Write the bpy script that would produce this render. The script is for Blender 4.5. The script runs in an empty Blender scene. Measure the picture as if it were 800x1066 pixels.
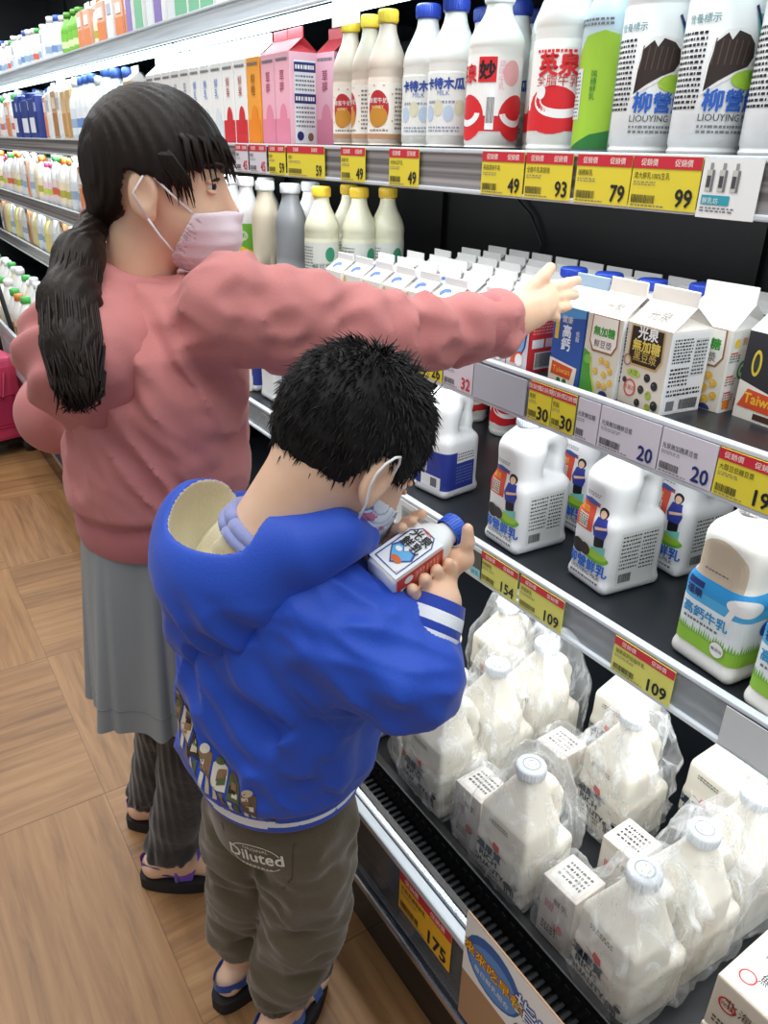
import bpy, bmesh, math, random
import numpy as np
from mathutils import Vector, Matrix
from mathutils.geometry import tessellate_polygon
from mathutils.bvhtree import BVHTree

random.seed(7)
rng = np.random.default_rng(11)
SC = bpy.context.scene
COL = SC.collection
PI = math.pi

# ------------------------------------------------------------------ camera
FPX, CAM_H = 800.0, 1.3
_s = np.array([-585.0, -395.0, FPX]); _s /= np.linalg.norm(_s)           # shelf direction (+Y) seen by the lens
_d = np.array([-40.0, (585 * 40 + FPX * FPX) / 395.0, FPX]); _d /= np.linalg.norm(_d)   # straight down
_x = np.cross(_s, -_d)
RW = np.stack([_x, _s, -_d])                                             # lens -> world
CP = np.array([0, 0, CAM_H])
cam = bpy.data.cameras.new('camera'); cam.sensor_fit = 'VERTICAL'; cam.sensor_height = 36; cam.lens = FPX / 1066 * 36
cam.clip_start = 0.02
camo = bpy.data.objects.new('camera', cam); COL.objects.link(camo)
mm = np.eye(4); mm[:3, 0] = RW[:, 0]; mm[:3, 1] = -RW[:, 1]; mm[:3, 2] = -RW[:, 2]; mm[:3, 3] = CP
camo.matrix_world = Matrix(mm.tolist())
SC.camera = camo

def ray(px, py): return RW @ np.array([px - 400.0, py - 533.0, FPX])
def onX(px, py, x): r = ray(px, py); return CP + r * (x / r[0])
def onZ(px, py, z): r = ray(px, py); return CP + r * ((z - CAM_H) / r[2])
def P(px, py, dep): return CP + ray(px, py) * (dep / FPX)

# ------------------------------------------------------------------ world, lights, exposure
SC.view_settings.view_transform = 'Standard'
SC.view_settings.look = 'None'
SC.view_settings.exposure = 0.22
SC.view_settings.gamma = 1.0
SC.view_settings.use_curve_mapping = False
SC.cycles.transparent_max_bounces = 16
SC.cycles.max_bounces = 7
SC.cycles.sample_clamp_indirect = 4.0
SC.cycles.caustics_reflective = False
SC.cycles.caustics_refractive = False
w = bpy.data.worlds.new('store_ambient'); SC.world = w; w.use_nodes = True
w.node_tree.nodes['Background'].inputs[0].default_value = (0.90, 0.96, 1.0, 1)
w.node_tree.nodes['Background'].inputs[1].default_value = 0.36

def area(name, loc, target, sx, sy, power, col=(1, 1, 1)):
    l = bpy.data.lights.new(name, 'AREA'); l.shape = 'RECTANGLE'; l.size = sx; l.size_y = sy; l.energy = power; l.color = col
    o = bpy.data.objects.new(name, l); COL.objects.link(o); o.location = loc
    z = -(Vector(target) - Vector(loc)).normalized(); x = Vector((0, 1, 0)).cross(z).normalized(); y = z.cross(x)      # long side runs along the aisle
    o.rotation_euler = Matrix((x, y, z)).transposed().to_euler()
    return o
area('aisle_light', (-0.35, 0.9, 2.95), (0.15, 0.9, 0), 1.3, 3.4, 34, (1.0, 0.98, 0.95))
area('aisle_light', (-0.35, 4.2, 2.95), (0.15, 4.2, 0), 1.3, 3.4, 34, (1.0, 0.98, 0.95))
area('canopy_light', (0.66, 0.8, 2.10), (1.0, 0.8, 1.0), 0.10, 2.6, 13, (0.94, 0.98, 1.0))
area('canopy_light', (0.66, 4.3, 2.10), (1.0, 4.3, 1.0), 0.10, 3.4, 13, (0.94, 0.98, 1.0))
for _z, _p in ((1.255, 3.8), (0.945, 4.2), (0.615, 5.0)):
    area('shelf_light', (0.875, 0.9, _z), (1.18, 0.9, _z - 1), 0.02, 2.6, _p, (0.95, 0.98, 1.0))
area('shelf_light', (0.875, 2.4, 1.535), (1.0, 2.4, 0.5), 0.02, 5.6, 3.6, (0.93, 0.98, 1.0))
area('shelf_light', (0.875, 4.3, 1.23), (1.0, 4.3, 0.3), 0.02, 3.2, 6, (0.93, 0.98, 1.0))
area('shelf_light', (0.875, 4.3, 0.97), (1.0, 4.3, 0.1), 0.02, 3.2, 6, (0.93, 0.98, 1.0))

# ------------------------------------------------------------------ materials
def lin(c):
    if isinstance(c, str):
        c = [int(c[i:i + 2], 16) / 255 for i in (0, 2, 4)]
    return tuple(v / 12.92 if v <= 0.04045 else ((v + 0.055) / 1.055) ** 2.4 for v in c)
_mats = {}
def M(c, rough=0.5, metal=0.0, emit=0.0, spec=0.5, sss=0.0):
    """plain principled material of an sRGB hex colour, with a faint procedural variation of the gloss"""
    key = (c, rough, metal, emit, spec, sss)
    if key in _mats: return _mats[key]
    m = bpy.data.materials.new('paint_' + c); m.use_nodes = True
    b = m.node_tree.nodes['Principled BSDF']
    b.inputs['Base Color'].default_value = (*lin(c), 1)
    b.inputs['Roughness'].default_value = rough
    b.inputs['Metallic'].default_value = metal
    b.inputs['Specular IOR Level'].default_value = spec
    if sss: b.inputs['Subsurface Weight'].default_value = sss; b.inputs['Subsurface Radius'].default_value = (0.02, 0.012, 0.008); b.inputs['Subsurface Scale'].default_value = 0.3
    if emit: b.inputs['Emission Color'].default_value = (*lin(c), 1); b.inputs['Emission Strength'].default_value = emit
    _mats[key] = m
    return m
def nodes_mat(name):
    m = bpy.data.materials.new(name); m.use_nodes = True
    nt = m.node_tree; return m, nt, nt.nodes['Principled BSDF']
def N(nt, t, **kw):
    n = nt.nodes.new(t)
    for k, v in kw.items():
        if k in n.inputs: n.inputs[k].default_value = v
        else: setattr(n, k, v)
    return n

# ------------------------------------------------------------------ mesh collecting
_text = {}
_tc = bpy.data.curves.new('lettering', 'FONT'); _tc.resolution_u = 2
_to = bpy.data.objects.new('lettering', _tc)
def glyphs(s):
    if s not in _text:
        COL.objects.link(_to); _tc.body = s; _tc.size = 1.0
        bpy.context.view_layer.update()
        me = bpy.data.meshes.new_from_object(_to.evaluated_get(bpy.context.evaluated_depsgraph_get()))
        v = np.zeros(len(me.vertices) * 3); me.vertices.foreach_get('co', v); v = v.reshape(-1, 3)[:, :2]
        fs = [tuple(p.vertices) for p in me.polygons]
        bpy.data.meshes.remove(me); COL.objects.unlink(_to)
        _text[s] = (v, fs, v[:, 0].min() if len(v) else 0.0, v[:, 0].max() if len(v) else 0.0)
    return _text[s]

class MB:
    def __init__(s): s.v = []; s.f = []; s.m = []; s.sm = []; s.mats = []
    def mi(s, m):
        if m not in s.mats: s.mats.append(m)
        return s.mats.index(m)
    def add(s, vs, fs, m, smooth=False):
        o = len(s.v); s.v.extend([tuple(map(float, p)) for p in vs]); k = s.mi(m)
        for f in fs: s.f.append(tuple(i + o for i in f)); s.m.append(k); s.sm.append(smooth)
        return s
    def box(s, lo, hi, m, bev=0.0, mat4=None):
        bm = bmesh.new(); bmesh.ops.create_cube(bm, size=1)
        for v in bm.verts: v.co = Vector([lo[i] + (v.co[i] + .5) * (hi[i] - lo[i]) for i in range(3)])
        if bev > 0: bmesh.ops.bevel(bm, geom=bm.edges[:], offset=bev, segments=2, affect='EDGES', profile=0.6)
        if mat4 is not None: bm.transform(mat4)
        bm.verts.index_update()
        s.add([v.co for v in bm.verts], [[v.index for v in f.verts] for f in bm.faces], m, False); bm.free(); return s
    def lathe(s, prof, m, n=28, c=(0, 0, 0), smooth=True, cap=True):
        vs = []; fs = []
        for r, z in prof:
            for k in range(n):
                a = 2 * PI * k / n; vs.append((c[0] + r * math.cos(a), c[1] + r * math.sin(a), c[2] + z))
        for i in range(len(prof) - 1):
            for k in range(n):
                fs.append((i * n + k, i * n + (k + 1) % n, (i + 1) * n + (k + 1) % n, (i + 1) * n + k))
        if cap:
            fs.append(tuple(range(n - 1, -1, -1))); fs.append(tuple((len(prof) - 1) * n + k for k in range(n)))
        return s.add(vs, fs, m, smooth)
    def tube(s, pts, rad, m, n=8, smooth=True, flat=None):
        """tapered tube along points; rad a number or list; flat=(axis, factor) squashes it along a world axis"""
        pts = [np.array(p, float) for p in pts]; k = len(pts)
        if np.isscalar(rad): rad = [rad] * k
        vs = []; fs = []; up = None
        for i in range(k):
            t = pts[min(i + 1, k - 1)] - pts[max(i - 1, 0)]; t = t / (np.linalg.norm(t) + 1e-12)
            if up is None:
                up = np.array([0, 0, 1.0]) if abs(t[2]) < .9 else np.array([1.0, 0, 0])
            a = np.cross(t, up); a /= np.linalg.norm(a) + 1e-12; b = np.cross(a, t); up = b
            for j in range(n):
                an = 2 * PI * j / n; off = (a * math.cos(an) + b * math.sin(an)) * rad[i]
                if flat is not None:
                    fa = np.array(flat[0], float); off = off - fa * (off @ fa) * (1 - flat[1])
                vs.append(pts[i] + off)
        for i in range(k - 1):
            for j in range(n): fs.append((i * n + j, i * n + (j + 1) % n, (i + 1) * n + (j + 1) % n, (i + 1) * n + j))
        fs.append(tuple(range(n - 1, -1, -1))); fs.append(tuple((k - 1) * n + j for j in range(n)))
        return s.add(vs, fs, m, smooth)
    def art(s, mp):
        return Art(s, mp)
    def build(s, name, parent=None, loc=None, rotz=0.0):
        me = bpy.data.meshes.new(name)
        me.from_pydata(s.v, [], s.f)
        for m in s.mats: me.materials.append(m)
        me.polygons.foreach_set('material_index', s.m); me.polygons.foreach_set('use_smooth', s.sm)
        me.update()
        o = bpy.data.objects.new(name, me); COL.objects.link(o)
        if parent is not None: o.parent = parent
        if loc is not None: o.location = loc
        if rotz: o.rotation_euler.z = rotz
        return o

class Art:
    """flat printing laid on a surface through a map (u, v, lift) -> point"""
    def __init__(s, mb, mp): s.mb = mb; s.mp = mp; s.step = 0.008; s.bothways = False
    def fine(s, uv, fs, m, L):
        """triangles split until they can follow a curved surface"""
        uv = [tuple(p) for p in uv]; fs = [tuple(f) for f in fs]; lim = max(s.step, .005)
        for _ in range(5):
            big = [f for f in fs if max(math.dist(uv[f[0]], uv[f[1]]), math.dist(uv[f[1]], uv[f[2]]), math.dist(uv[f[2]], uv[f[0]])) > lim * 1.5]
            if not big: break
            mid = {}; out = []
            def half(a, b):
                k = (min(a, b), max(a, b))
                if k not in mid: mid[k] = len(uv); uv.append(((uv[a][0] + uv[b][0]) / 2, (uv[a][1] + uv[b][1]) / 2))
                return mid[k]
            for a, b, c in fs:
                x, y, z = half(a, b), half(b, c), half(c, a); out += [(a, x, z), (x, b, y), (z, y, c), (x, y, z)]
            fs = out
        return s.put(uv, fs, m, L)
    def put(s, uv, fs, m, L): s.mb.add([s.mp(u, v, 0.0003 + 0.00022 * L) for u, v in uv], fs, m, False); return s
    def rect(s, u0, v0, u1, v1, m, L=0):
        n = max(1, int(math.ceil(abs(u1 - u0) / s.step))); uv = []; fs = []
        k = max(1, int(math.ceil(abs(v1 - v0) / s.step))) if s.bothways else 1
        for i in range(n + 1):
            for j in range(k + 1): uv.append((u0 + (u1 - u0) * i / n, v0 + (v1 - v0) * j / k))
        for i in range(n):
            for j in range(k): a = i * (k + 1) + j; fs.append((a, a + k + 1, a + k + 2, a + 1))
        return s.put(uv, fs, m, L)
    def ell(s, cu, cv, ru, rv, m, L=0, a0=0, a1=2 * PI, n=22):
        uv = [(cu, cv)] + [(cu + ru * math.cos(a0 + (a1 - a0) * k / n), cv + rv * math.sin(a0 + (a1 - a0) * k / n)) for k in range(n + 1)]
        return s.fine(uv, [(0, k, k + 1) for k in range(1, n + 1)], m, L)
    def ring(s, cu, cv, ru, rv, t, m, L=0, n=26, a0=0, a1=2 * PI):
        uv = []; 
        for k in range(n + 1):
            a = a0 + (a1 - a0) * k / n
            uv += [(cu + ru * math.cos(a), cv + rv * math.sin(a)), (cu + (ru - t) * math.cos(a), cv + (rv - t) * math.sin(a))]
        return s.put(uv, [(2 * k, 2 * k + 2, 2 * k + 3, 2 * k + 1) for k in range(n)], m, L)
    def poly(s, pts, m, L=0):
        tri = tessellate_polygon([[Vector((u, v, 0)) for u, v in pts]])
        return s.fine(pts, [tuple(t) for t in tri], m, L)
    def line(s, pts, t, m, L=0):
        uv = []
        for i, p in enumerate(pts):
            a = pts[max(i - 1, 0)]; b = pts[min(i + 1, len(pts) - 1)]; d = math.hypot(b[0] - a[0], b[1] - a[1]) + 1e-9
            nx, ny = -(b[1] - a[1]) / d * t / 2, (b[0] - a[0]) / d * t / 2
            uv += [(p[0] + nx, p[1] + ny), (p[0] - nx, p[1] - ny)]
        return s.put(uv, [(2 * k, 2 * k + 1, 2 * k + 3, 2 * k + 2) for k in range(len(pts) - 1)], m, L)
    def text(s, t, u, v, size, m, L=2, al='c', sx=1.0, bold=0.0, rot=0.0, vert=False):
        if vert:
            for i, ch in enumerate(t): s.text(ch, u, v - i * size * 0.98, size, m, L, al, sx, bold)
            return s
        if not t: return s
        gv, fs, a, b = glyphs(t)
        x = gv[:, 0] - ((a + b) / 2 if al == 'c' else a if al == 'l' else b)
        ca, sa = math.cos(rot), math.sin(rot)
        offs = [(0, 0)] if not bold else [(-bold, 0), (bold, 0), (0, bold), (0, -bold)]
        for q, (ox, oy) in enumerate(offs):
            xx = x * size * sx + ox; yy = gv[:, 1] * size + oy
            s.put(list(zip(u + xx * ca - yy * sa, v + xx * sa + yy * ca)), fs, m, L + q * 0.1)
        return s
    def greek(s, u0, v0, u1, v1, m, rows=4, L=1, fill=0.55, seed=0):
        """lines of print too small to read"""
        r = random.Random(seed); hh = (v1 - v0) / rows
        for i in range(rows):
            u = u0; v = v1 - (i + 1) * hh
            while u < u1 - 0.0015:
                wd = min(r.uniform(0.002, 0.006), u1 - u)
                s.rect(u, v + hh * (1 - fill) / 2, u + wd * 0.9, v + hh * (1 + fill) / 2, m, L); u += wd + r.uniform(0.0006, 0.0018)
            if r.random() < .3: pass
        return s
    def bars(s, u0, v0, u1, v1, m, L=2, seed=1):
        r = random.Random(seed); u = u0
        while u < u1:
            t = r.choice((.0005, .0008, .0012)); s.rect(u, v0, min(u + t, u1), v1, m, L); u += t + r.choice((.0006, .0009))
        return s

def map_on(o, base, reach=.03):
    """printing pressed onto the true surface of a finished mesh, along the normals of a simple map"""
    tree = BVHTree.FromPolygons([v.co.copy() for v in o.data.vertices], [tuple(p.vertices) for p in o.data.polygons])
    def f(u, v, l):
        a, b = Vector(base(u, v, reach)), Vector(base(u, v, 0)); d = (b - a).normalized(); h = tree.ray_cast(a, d, reach * 2.2)
        return tuple((h[0] if h[0] is not None else b) - d * l)
    return f
def map_front(x, y, z):                      # a face looking at the aisle (-X); u runs towards -Y
    return lambda u, v, l: (x - l, y - u, z + v)
def map_plane(o, U, V):
    o, U, V = (np.array(q, float) for q in (o, U, V)); Nn = np.cross(U, V); Nn /= np.linalg.norm(Nn)
    return lambda u, v, l: tuple(o + U * u + V * v + Nn * l)
def map_cyl(r, zfun=None, a0=PI):             # around a bottle; u = arc length from angle a0
    return lambda u, v, l: ((r + l) * math.cos(a0 + u / r), (r + l) * math.sin(a0 + u / r), v)
def map_rrect(hx, hy, r, cx=0.0):             # around a rounded square body; u=0 at the middle of the -X face, u grows towards -Y
    def f(u, v, l):
        segs = [(2 * (hy - r), 's0'), (PI / 2 * r, 'c0'), (2 * (hx - r), 's1'), (PI / 2 * r, 'c1'), (2 * (hy - r), 's2'), (PI / 2 * r, 'c2'), (2 * (hx - r), 's3'), (PI / 2 * r, 'c3')]
        tot = sum(a for a, _ in segs); d = (u + (hy - r)) % tot
        for a, k in segs:
            if d <= a: break
            d -= a
        i = int(k[1])
        # local frames: face 0 looks -X, 1 looks -Y, 2 looks +X, 3 looks +Y
        fr = [((-1, 0), (0, -1)), ((0, -1), (1, 0)), ((1, 0), (0, 1)), ((0, 1), (-1, 0))]
        nrm, tan = fr[i]; hn = hx if i % 2 == 0 else hy; ht = hy if i % 2 == 0 else hx
        if k[0] == 's':
            p = (nrm[0] * (hn + l) + tan[0] * (d - (ht - r)), nrm[1] * (hn + l) + tan[1] * (d - (ht - r)))
        else:
            c = (nrm[0] * (hn - r) + tan[0] * (ht - r), nrm[1] * (hn - r) + tan[1] * (ht - r)); th = d / r
            q = (nrm[0] * math.cos(th) + tan[0] * math.sin(th), nrm[1] * math.cos(th) + tan[1] * math.sin(th))
            p = (c[0] + q[0] * (r + l), c[1] + q[1] * (r + l))
        return (cx + p[0], p[1], v)
    return f

def tag(o, label, cat, group=None, kind=None):
    label = label.replace("'", "'")
    o['label'] = label; o['category'] = cat
    if group: o['group'] = group
    if kind: o['kind'] = kind
    return o
def thing(name, label, cat, loc=(0, 0, 0), rotz=0.0, group=None):
    o = bpy.data.objects.new(name, None); o.empty_display_size = 0.05; COL.objects.link(o); o.location = loc; o.rotation_euler.z = rotz
    return tag(o, label, cat, group)
def children(o): return [c for c in bpy.data.objects if c.parent == o]
_kids = {}
def dup(root, label, loc, rotz=0.0, group=None, cat=None):
    """a copy of a thing with copies of its parts and their sub-parts"""
    if root.name not in _kids:
        _kids[root.name] = [(c, children(c)) for c in children(root)]
    r = root.copy(); COL.objects.link(r); r.location = loc; r.rotation_euler.z = rotz; r['label'] = label
    if cat: r['category'] = cat
    if 'group' in r: del r['group']
    if group: r['group'] = group
    for c, gs in _kids[root.name]:
        d = c.copy(); COL.objects.link(d); d.parent = r
        for g in gs:
            e = g.copy(); COL.objects.link(e); e.parent = d
    return r
class Proto:
    """first use moves the built thing itself, later uses copy it"""
    def __init__(s, root): s.root = root; s.used = False
    def place(s, label, loc, rotz=0.0, group=None, cat=None):
        if not s.used:
            s.used = True; s.root.location = loc; s.root.rotation_euler.z = rotz; s.root['label'] = label
            if group: s.root['group'] = group
            if cat: s.root['category'] = cat
            return s.root
        return dup(s.root, label, loc, rotz, group, cat)

# ------------------------------------------------------------------ smooth implicit solids
def smin(a, b, k):
    h = np.clip(0.5 + 0.5 * (b - a) / k, 0, 1); return b + (a - b) * h - k * h * (1 - h)
def smax(a, b, k): return -smin(-a, -b, k)
def cone(p, a, b, ra, rb):
    a = np.array(a, float); b = np.array(b, float); ab = b - a; t = np.clip(((p - a) @ ab) / (ab @ ab + 1e-12), 0, 1)
    return np.linalg.norm(p - a - t[:, None] * ab, axis=1) - (ra + (rb - ra) * t)
def chain(p, pts, rad, k=0.015):
    d = None
    for i in range(len(pts) - 1):
        e = cone(p, pts[i], pts[i + 1], rad[i], rad[i + 1]); d = e if d is None else smin(d, e, k)
    return d
def ellip(p, c, r, Rm=None):
    q = p - np.array(c, float)
    if Rm is not None: q = q @ Rm                 # columns of Rm are the local axes
    r = np.array(r, float); k0 = np.linalg.norm(q / r, axis=1); k1 = np.linalg.norm(q / r ** 2, axis=1) + 1e-9
    return k0 * (k0 - 1) / k1
def rbox(p, c, h, r, Rm=None):
    q = p - np.array(c, float)
    if Rm is not None: q = q @ Rm
    q = np.abs(q) - (np.array(h, float) - r)
    return np.linalg.norm(np.maximum(q, 0), axis=1) + np.minimum(q.max(1), 0) - r
def frame(fwd, up=(0, 0, 1)):
    """columns: forward, left, up"""
    f = np.array(fwd, float); f /= np.linalg.norm(f); l = np.cross(up, f); l /= np.linalg.norm(l); u = np.cross(f, l)
    return np.stack([f, l, u], 1)
def vnoise(p, s, seed=0):
    """cheap smooth noise in -1..1: a few rotated sines"""
    r = np.random.default_rng(seed); o = np.zeros(len(p))
    for i in range(5):
        d = r.normal(size=3); d /= np.linalg.norm(d); o += np.sin(p @ d * s * r.uniform(.7, 1.6) + r.uniform(0, 6.28) + 1.3 * np.sin(p @ r.normal(size=3) * s * .5))
    return o / 3.2
_OFF = np.array([[i, j, k] for i in (0, 1) for j in (0, 1) for k in (0, 1)])
def sdf_mesh(fn, lo, hi, h, name, m, parent=None, smooth=2, coarse=4, colour=None, keep=True, slack=1.6):
    """surface of an implicit solid as one mesh (sparse surface nets)"""
    lo = np.array(lo, float); hi = np.array(hi, float); H = h * 2 ** coarse
    n = np.ceil((hi - lo) / H).astype(int) + 1
    c = np.stack(np.meshgrid(*[np.arange(k) for k in n], indexing='ij'), -1).reshape(-1, 3); sz = H
    for lv in range(coarse + 1):
        d = fn(lo + (c + .5) * sz); c = c[np.abs(d) < sz * (slack + .1 if lv < coarse else slack)]
        if lv < coarse: c = (c[:, None, :] * 2 + _OFF[None]).reshape(-1, 3); sz /= 2
    B = int(c.max()) + 4
    key = lambda a: (a[..., 0] * B + a[..., 1]) * B + a[..., 2]
    cor = c[:, None, :] + _OFF[None]; kk = key(cor)
    uq, inv = np.unique(kk.reshape(-1), return_inverse=True)
    up = np.stack([uq // (B * B), (uq // B) % B, uq % B], 1)
    val = fn(lo + up * h); V8 = val[inv].reshape(-1, 8)
    act = (V8.min(1) < 0) & (V8.max(1) >= 0); c = c[act]; V8 = V8[act]
    E = [(0, 1), (2, 3), (4, 5), (6, 7), (0, 2), (1, 3), (4, 6), (5, 7), (0, 4), (1, 5), (2, 6), (3, 7)]
    acc = np.zeros((len(c), 3)); cnt = np.zeros(len(c))
    for a, b in E:
        x = (V8[:, a] < 0) != (V8[:, b] < 0); t = np.where(x, V8[:, a] / np.where(x, V8[:, a] - V8[:, b], 1), 0)
        pt = _OFF[a] + t[:, None] * (_OFF[b] - _OFF[a]); acc += pt * x[:, None]; cnt += x
    vert = lo + (c + acc / cnt[:, None]) * h
    ck = key(c); order = np.argsort(ck); cks = ck[order]
    def find(a):
        k = key(a); i = np.searchsorted(cks, k); i = np.clip(i, 0, len(cks) - 1); return np.where(cks[i] == k, order[i], -1)
    quads = []
    for ax in range(3):
        u, v = (ax + 1) % 3, (ax + 2) % 3
        a, b = 0, (4, 2, 1)[ax]
        x = (V8[:, a] < 0) != (V8[:, b] < 0); cc = c[x]; neg = V8[x, a] < 0
        eu = np.zeros(3, int); eu[u] = 1; ev = np.zeros(3, int); ev[v] = 1
        q = np.stack([find(cc), find(cc - eu), find(cc - eu - ev), find(cc - ev)], 1)
        ok = (q >= 0).all(1); q = q[ok]; ng = neg[ok]
        q = np.where(ng[:, None], q, q[:, ::-1]); quads.append(q)
    q = np.concatenate(quads)
    for _ in range(smooth):                        # light smoothing, then pull back to the surface
        s = np.zeros_like(vert); k = np.zeros(len(vert))
        for i in range(4):
            np.add.at(s, q[:, i], vert[q[:, (i + 1) % 4]]); np.add.at(k, q[:, i], 1)
            np.add.at(s, q[:, i], vert[q[:, (i + 3) % 4]]); np.add.at(k, q[:, i], 1)
        vert = vert * .5 + s / np.maximum(k, 1)[:, None] * .5
    if keep:                                        # only the main body, no stray crumbs
        ed = np.concatenate([q[:, [0, 1]], q[:, [1, 2]], q[:, [2, 3]], q[:, [3, 0]]]); lab = np.arange(len(vert))
        while True:
            m0 = np.minimum(lab[ed[:, 0]], lab[ed[:, 1]]); old = lab.copy()
            np.minimum.at(lab, ed[:, 0], m0); np.minimum.at(lab, ed[:, 1], m0)
            for _ in range(4): lab = lab[lab]
            if (lab == old).all(): break
        big = np.bincount(lab[q[:, 0]], minlength=len(vert)).argmax(); q = q[lab[q[:, 0]] == big]
        used = np.unique(q); mp_ = -np.ones(len(vert), int); mp_[used] = np.arange(len(used)); vert = vert[used]; q = mp_[q]
    me = bpy.data.meshes.new(name)
    me.vertices.add(len(vert)); me.vertices.foreach_set('co', vert.reshape(-1))
    me.loops.add(q.size); me.loops.foreach_set('vertex_index', q.reshape(-1).astype(np.int32))
    me.polygons.add(len(q)); me.polygons.foreach_set('loop_start', np.arange(0, q.size, 4, dtype=np.int32))
    me.polygons.foreach_set('use_smooth', np.ones(len(q), bool)); me.update(calc_edges=True); me.validate()
    ms = m if isinstance(m, (list, tuple)) else [m]
    for x in ms: me.materials.append(x)
    if colour is not None:                          # several materials on one surface: index per face
        ctr = vert[q].mean(1); me.polygons.foreach_set('material_index', colour(ctr).astype(np.int32))
    o = bpy.data.objects.new(name, me); COL.objects.link(o)
    if parent is not None: o.parent = parent
    return o
def solid(name, m, parent=None): pass
# ================================================================== the setting
def floor_mat():
    m, nt, b = nodes_mat('wood_floor'); L = nt.links.new
    tc = N(nt, 'ShaderNodeTexCoord'); sep = N(nt, 'ShaderNodeSeparateXYZ'); L(tc.outputs['Object'], sep.inputs[0])
    def math_(op, a, bb=None):
        n = N(nt, 'ShaderNodeMath', operation=op)
        for i, q in enumerate((a, bb)):
            if q is None: continue
            if isinstance(q, (int, float)): n.inputs[i].default_value = q
            else: L(q, n.inputs[i])
        return n.outputs[0]
    T = 0.585
    ty = math_('FLOOR', math_('DIVIDE', math_('SUBTRACT', sep.outputs[1], 1.375), T))
    tx = math_('FLOOR', math_('DIVIDE', math_('SUBTRACT', sep.outputs[0], -0.42), 0.62))
    alt = math_('MODULO', math_('ADD', math_('ADD', tx, ty), 20), 2)
    # grain runs along X in one tile, along Y in the next
    def grain(sx, sy, off):
        mp = N(nt, 'ShaderNodeMapping'); mp.inputs['Scale'].default_value = (sx, sy, 1)
        cb = N(nt, 'ShaderNodeCombineXYZ'); L(math_('ADD', sep.outputs[0], math_('MULTIPLY', tx, 3.3)), cb.inputs[0]); L(math_('ADD', sep.outputs[1], math_('MULTIPLY', ty, 1.7)), cb.inputs[1])
        L(cb.outputs[0], mp.inputs[0])
        n = N(nt, 'ShaderNodeTexNoise', Scale=1.0, Detail=6.0, Roughness=0.62, Distortion=0.6); L(mp.outputs[0], n.inputs['Vector']); return n.outputs['Fac']
    g1 = grain(3.0, 42, 0); g2 = grain(42, 3.0, 0)
    mx = N(nt, 'ShaderNodeMix', data_type='FLOAT'); L(alt, mx.inputs['Factor']); L(g1, mx.inputs['A']); L(g2, mx.inputs['B'])
    # plank-to-plank tone
    py = math_('FLOOR', math_('DIVIDE', sep.outputs[1], 0.0975)); px = math_('FLOOR', math_('DIVIDE', sep.outputs[0], 0.0975))
    pid = N(nt, 'ShaderNodeMix', data_type='FLOAT'); L(alt, pid.inputs['Factor']); L(py, pid.inputs['A']); L(px, pid.inputs['B'])
    wn = N(nt, 'ShaderNodeTexWhiteNoise', noise_dimensions='2D'); cb2 = N(nt, 'ShaderNodeCombineXYZ'); L(pid.outputs[0], cb2.inputs[0]); L(math_('ADD', math_('MULTIPLY', tx, 7.1), ty), cb2.inputs[1]); L(cb2.outputs[0], wn.inputs['Vector'])
    fac = math_('ADD', math_('MULTIPLY', mx.outputs[0], 0.86), math_('MULTIPLY', math_('SUBTRACT', wn.outputs['Value'], .5), .16))
    cr = N(nt, 'ShaderNodeValToRGB'); e = cr.color_ramp.elements
    e[0].position = .22; e[0].color = (*lin('7c5838'), 1); e[1].position = .72; e[1].color = (*lin('b58c60'), 1)
    x = e.new(.45); x.color = (*lin('9f754c'), 1)
    L(fac, cr.inputs[0])
    # seams
    fy = math_('FRACT', math_('DIVIDE', math_('SUBTRACT', sep.outputs[1], 1.375), T)); fx = math_('FRACT', math_('DIVIDE', math_('SUBTRACT', sep.outputs[0], -0.42), 0.62))
    seam = math_('MAXIMUM', math_('LESS_THAN', fy, 0.006), math_('LESS_THAN', fx, 0.003))
    mc = N(nt, 'ShaderNodeMix', data_type='RGBA'); L(math_('MULTIPLY', seam, .55), mc.inputs['Factor']); L(cr.outputs[0], mc.inputs[6]); mc.inputs[7].default_value = (*lin('5a3f28'), 1)
    L(mc.outputs[2], b.inputs['Base Color']); b.inputs['Roughness'].default_value = .38
    bp = N(nt, 'ShaderNodeBump', Strength=0.06, Distance=0.002); L(fac, bp.inputs['Height']); L(bp.outputs[0], b.inputs['Normal'])
    return m
def struct(mb, name):
    o = mb.build(name); o['kind'] = 'structure'; return o
struct(MB().box((-2.6, -1.2, -.02), (1.6, 7.0, 0), floor_mat()), 'floor')
M_BLACK = M('0c0d10', .35); M_DARK = M('17191c', .45)
struct(MB().box((1.56, -1.2, 0), (1.6, 7.0, 3.0), M('24262a', .6)), 'wall_right')
_fw = MB().box((-2.6, 7.0, 0), (1.6, 7.04, 3.0), M('3a3d40', .3))
struct(_fw, 'wall_back')
struct(MB().box((-2.6, 6.93, 2.35), (1.55, 7.0, 3.0), M('070708', .6)), 'trim_1')

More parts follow.
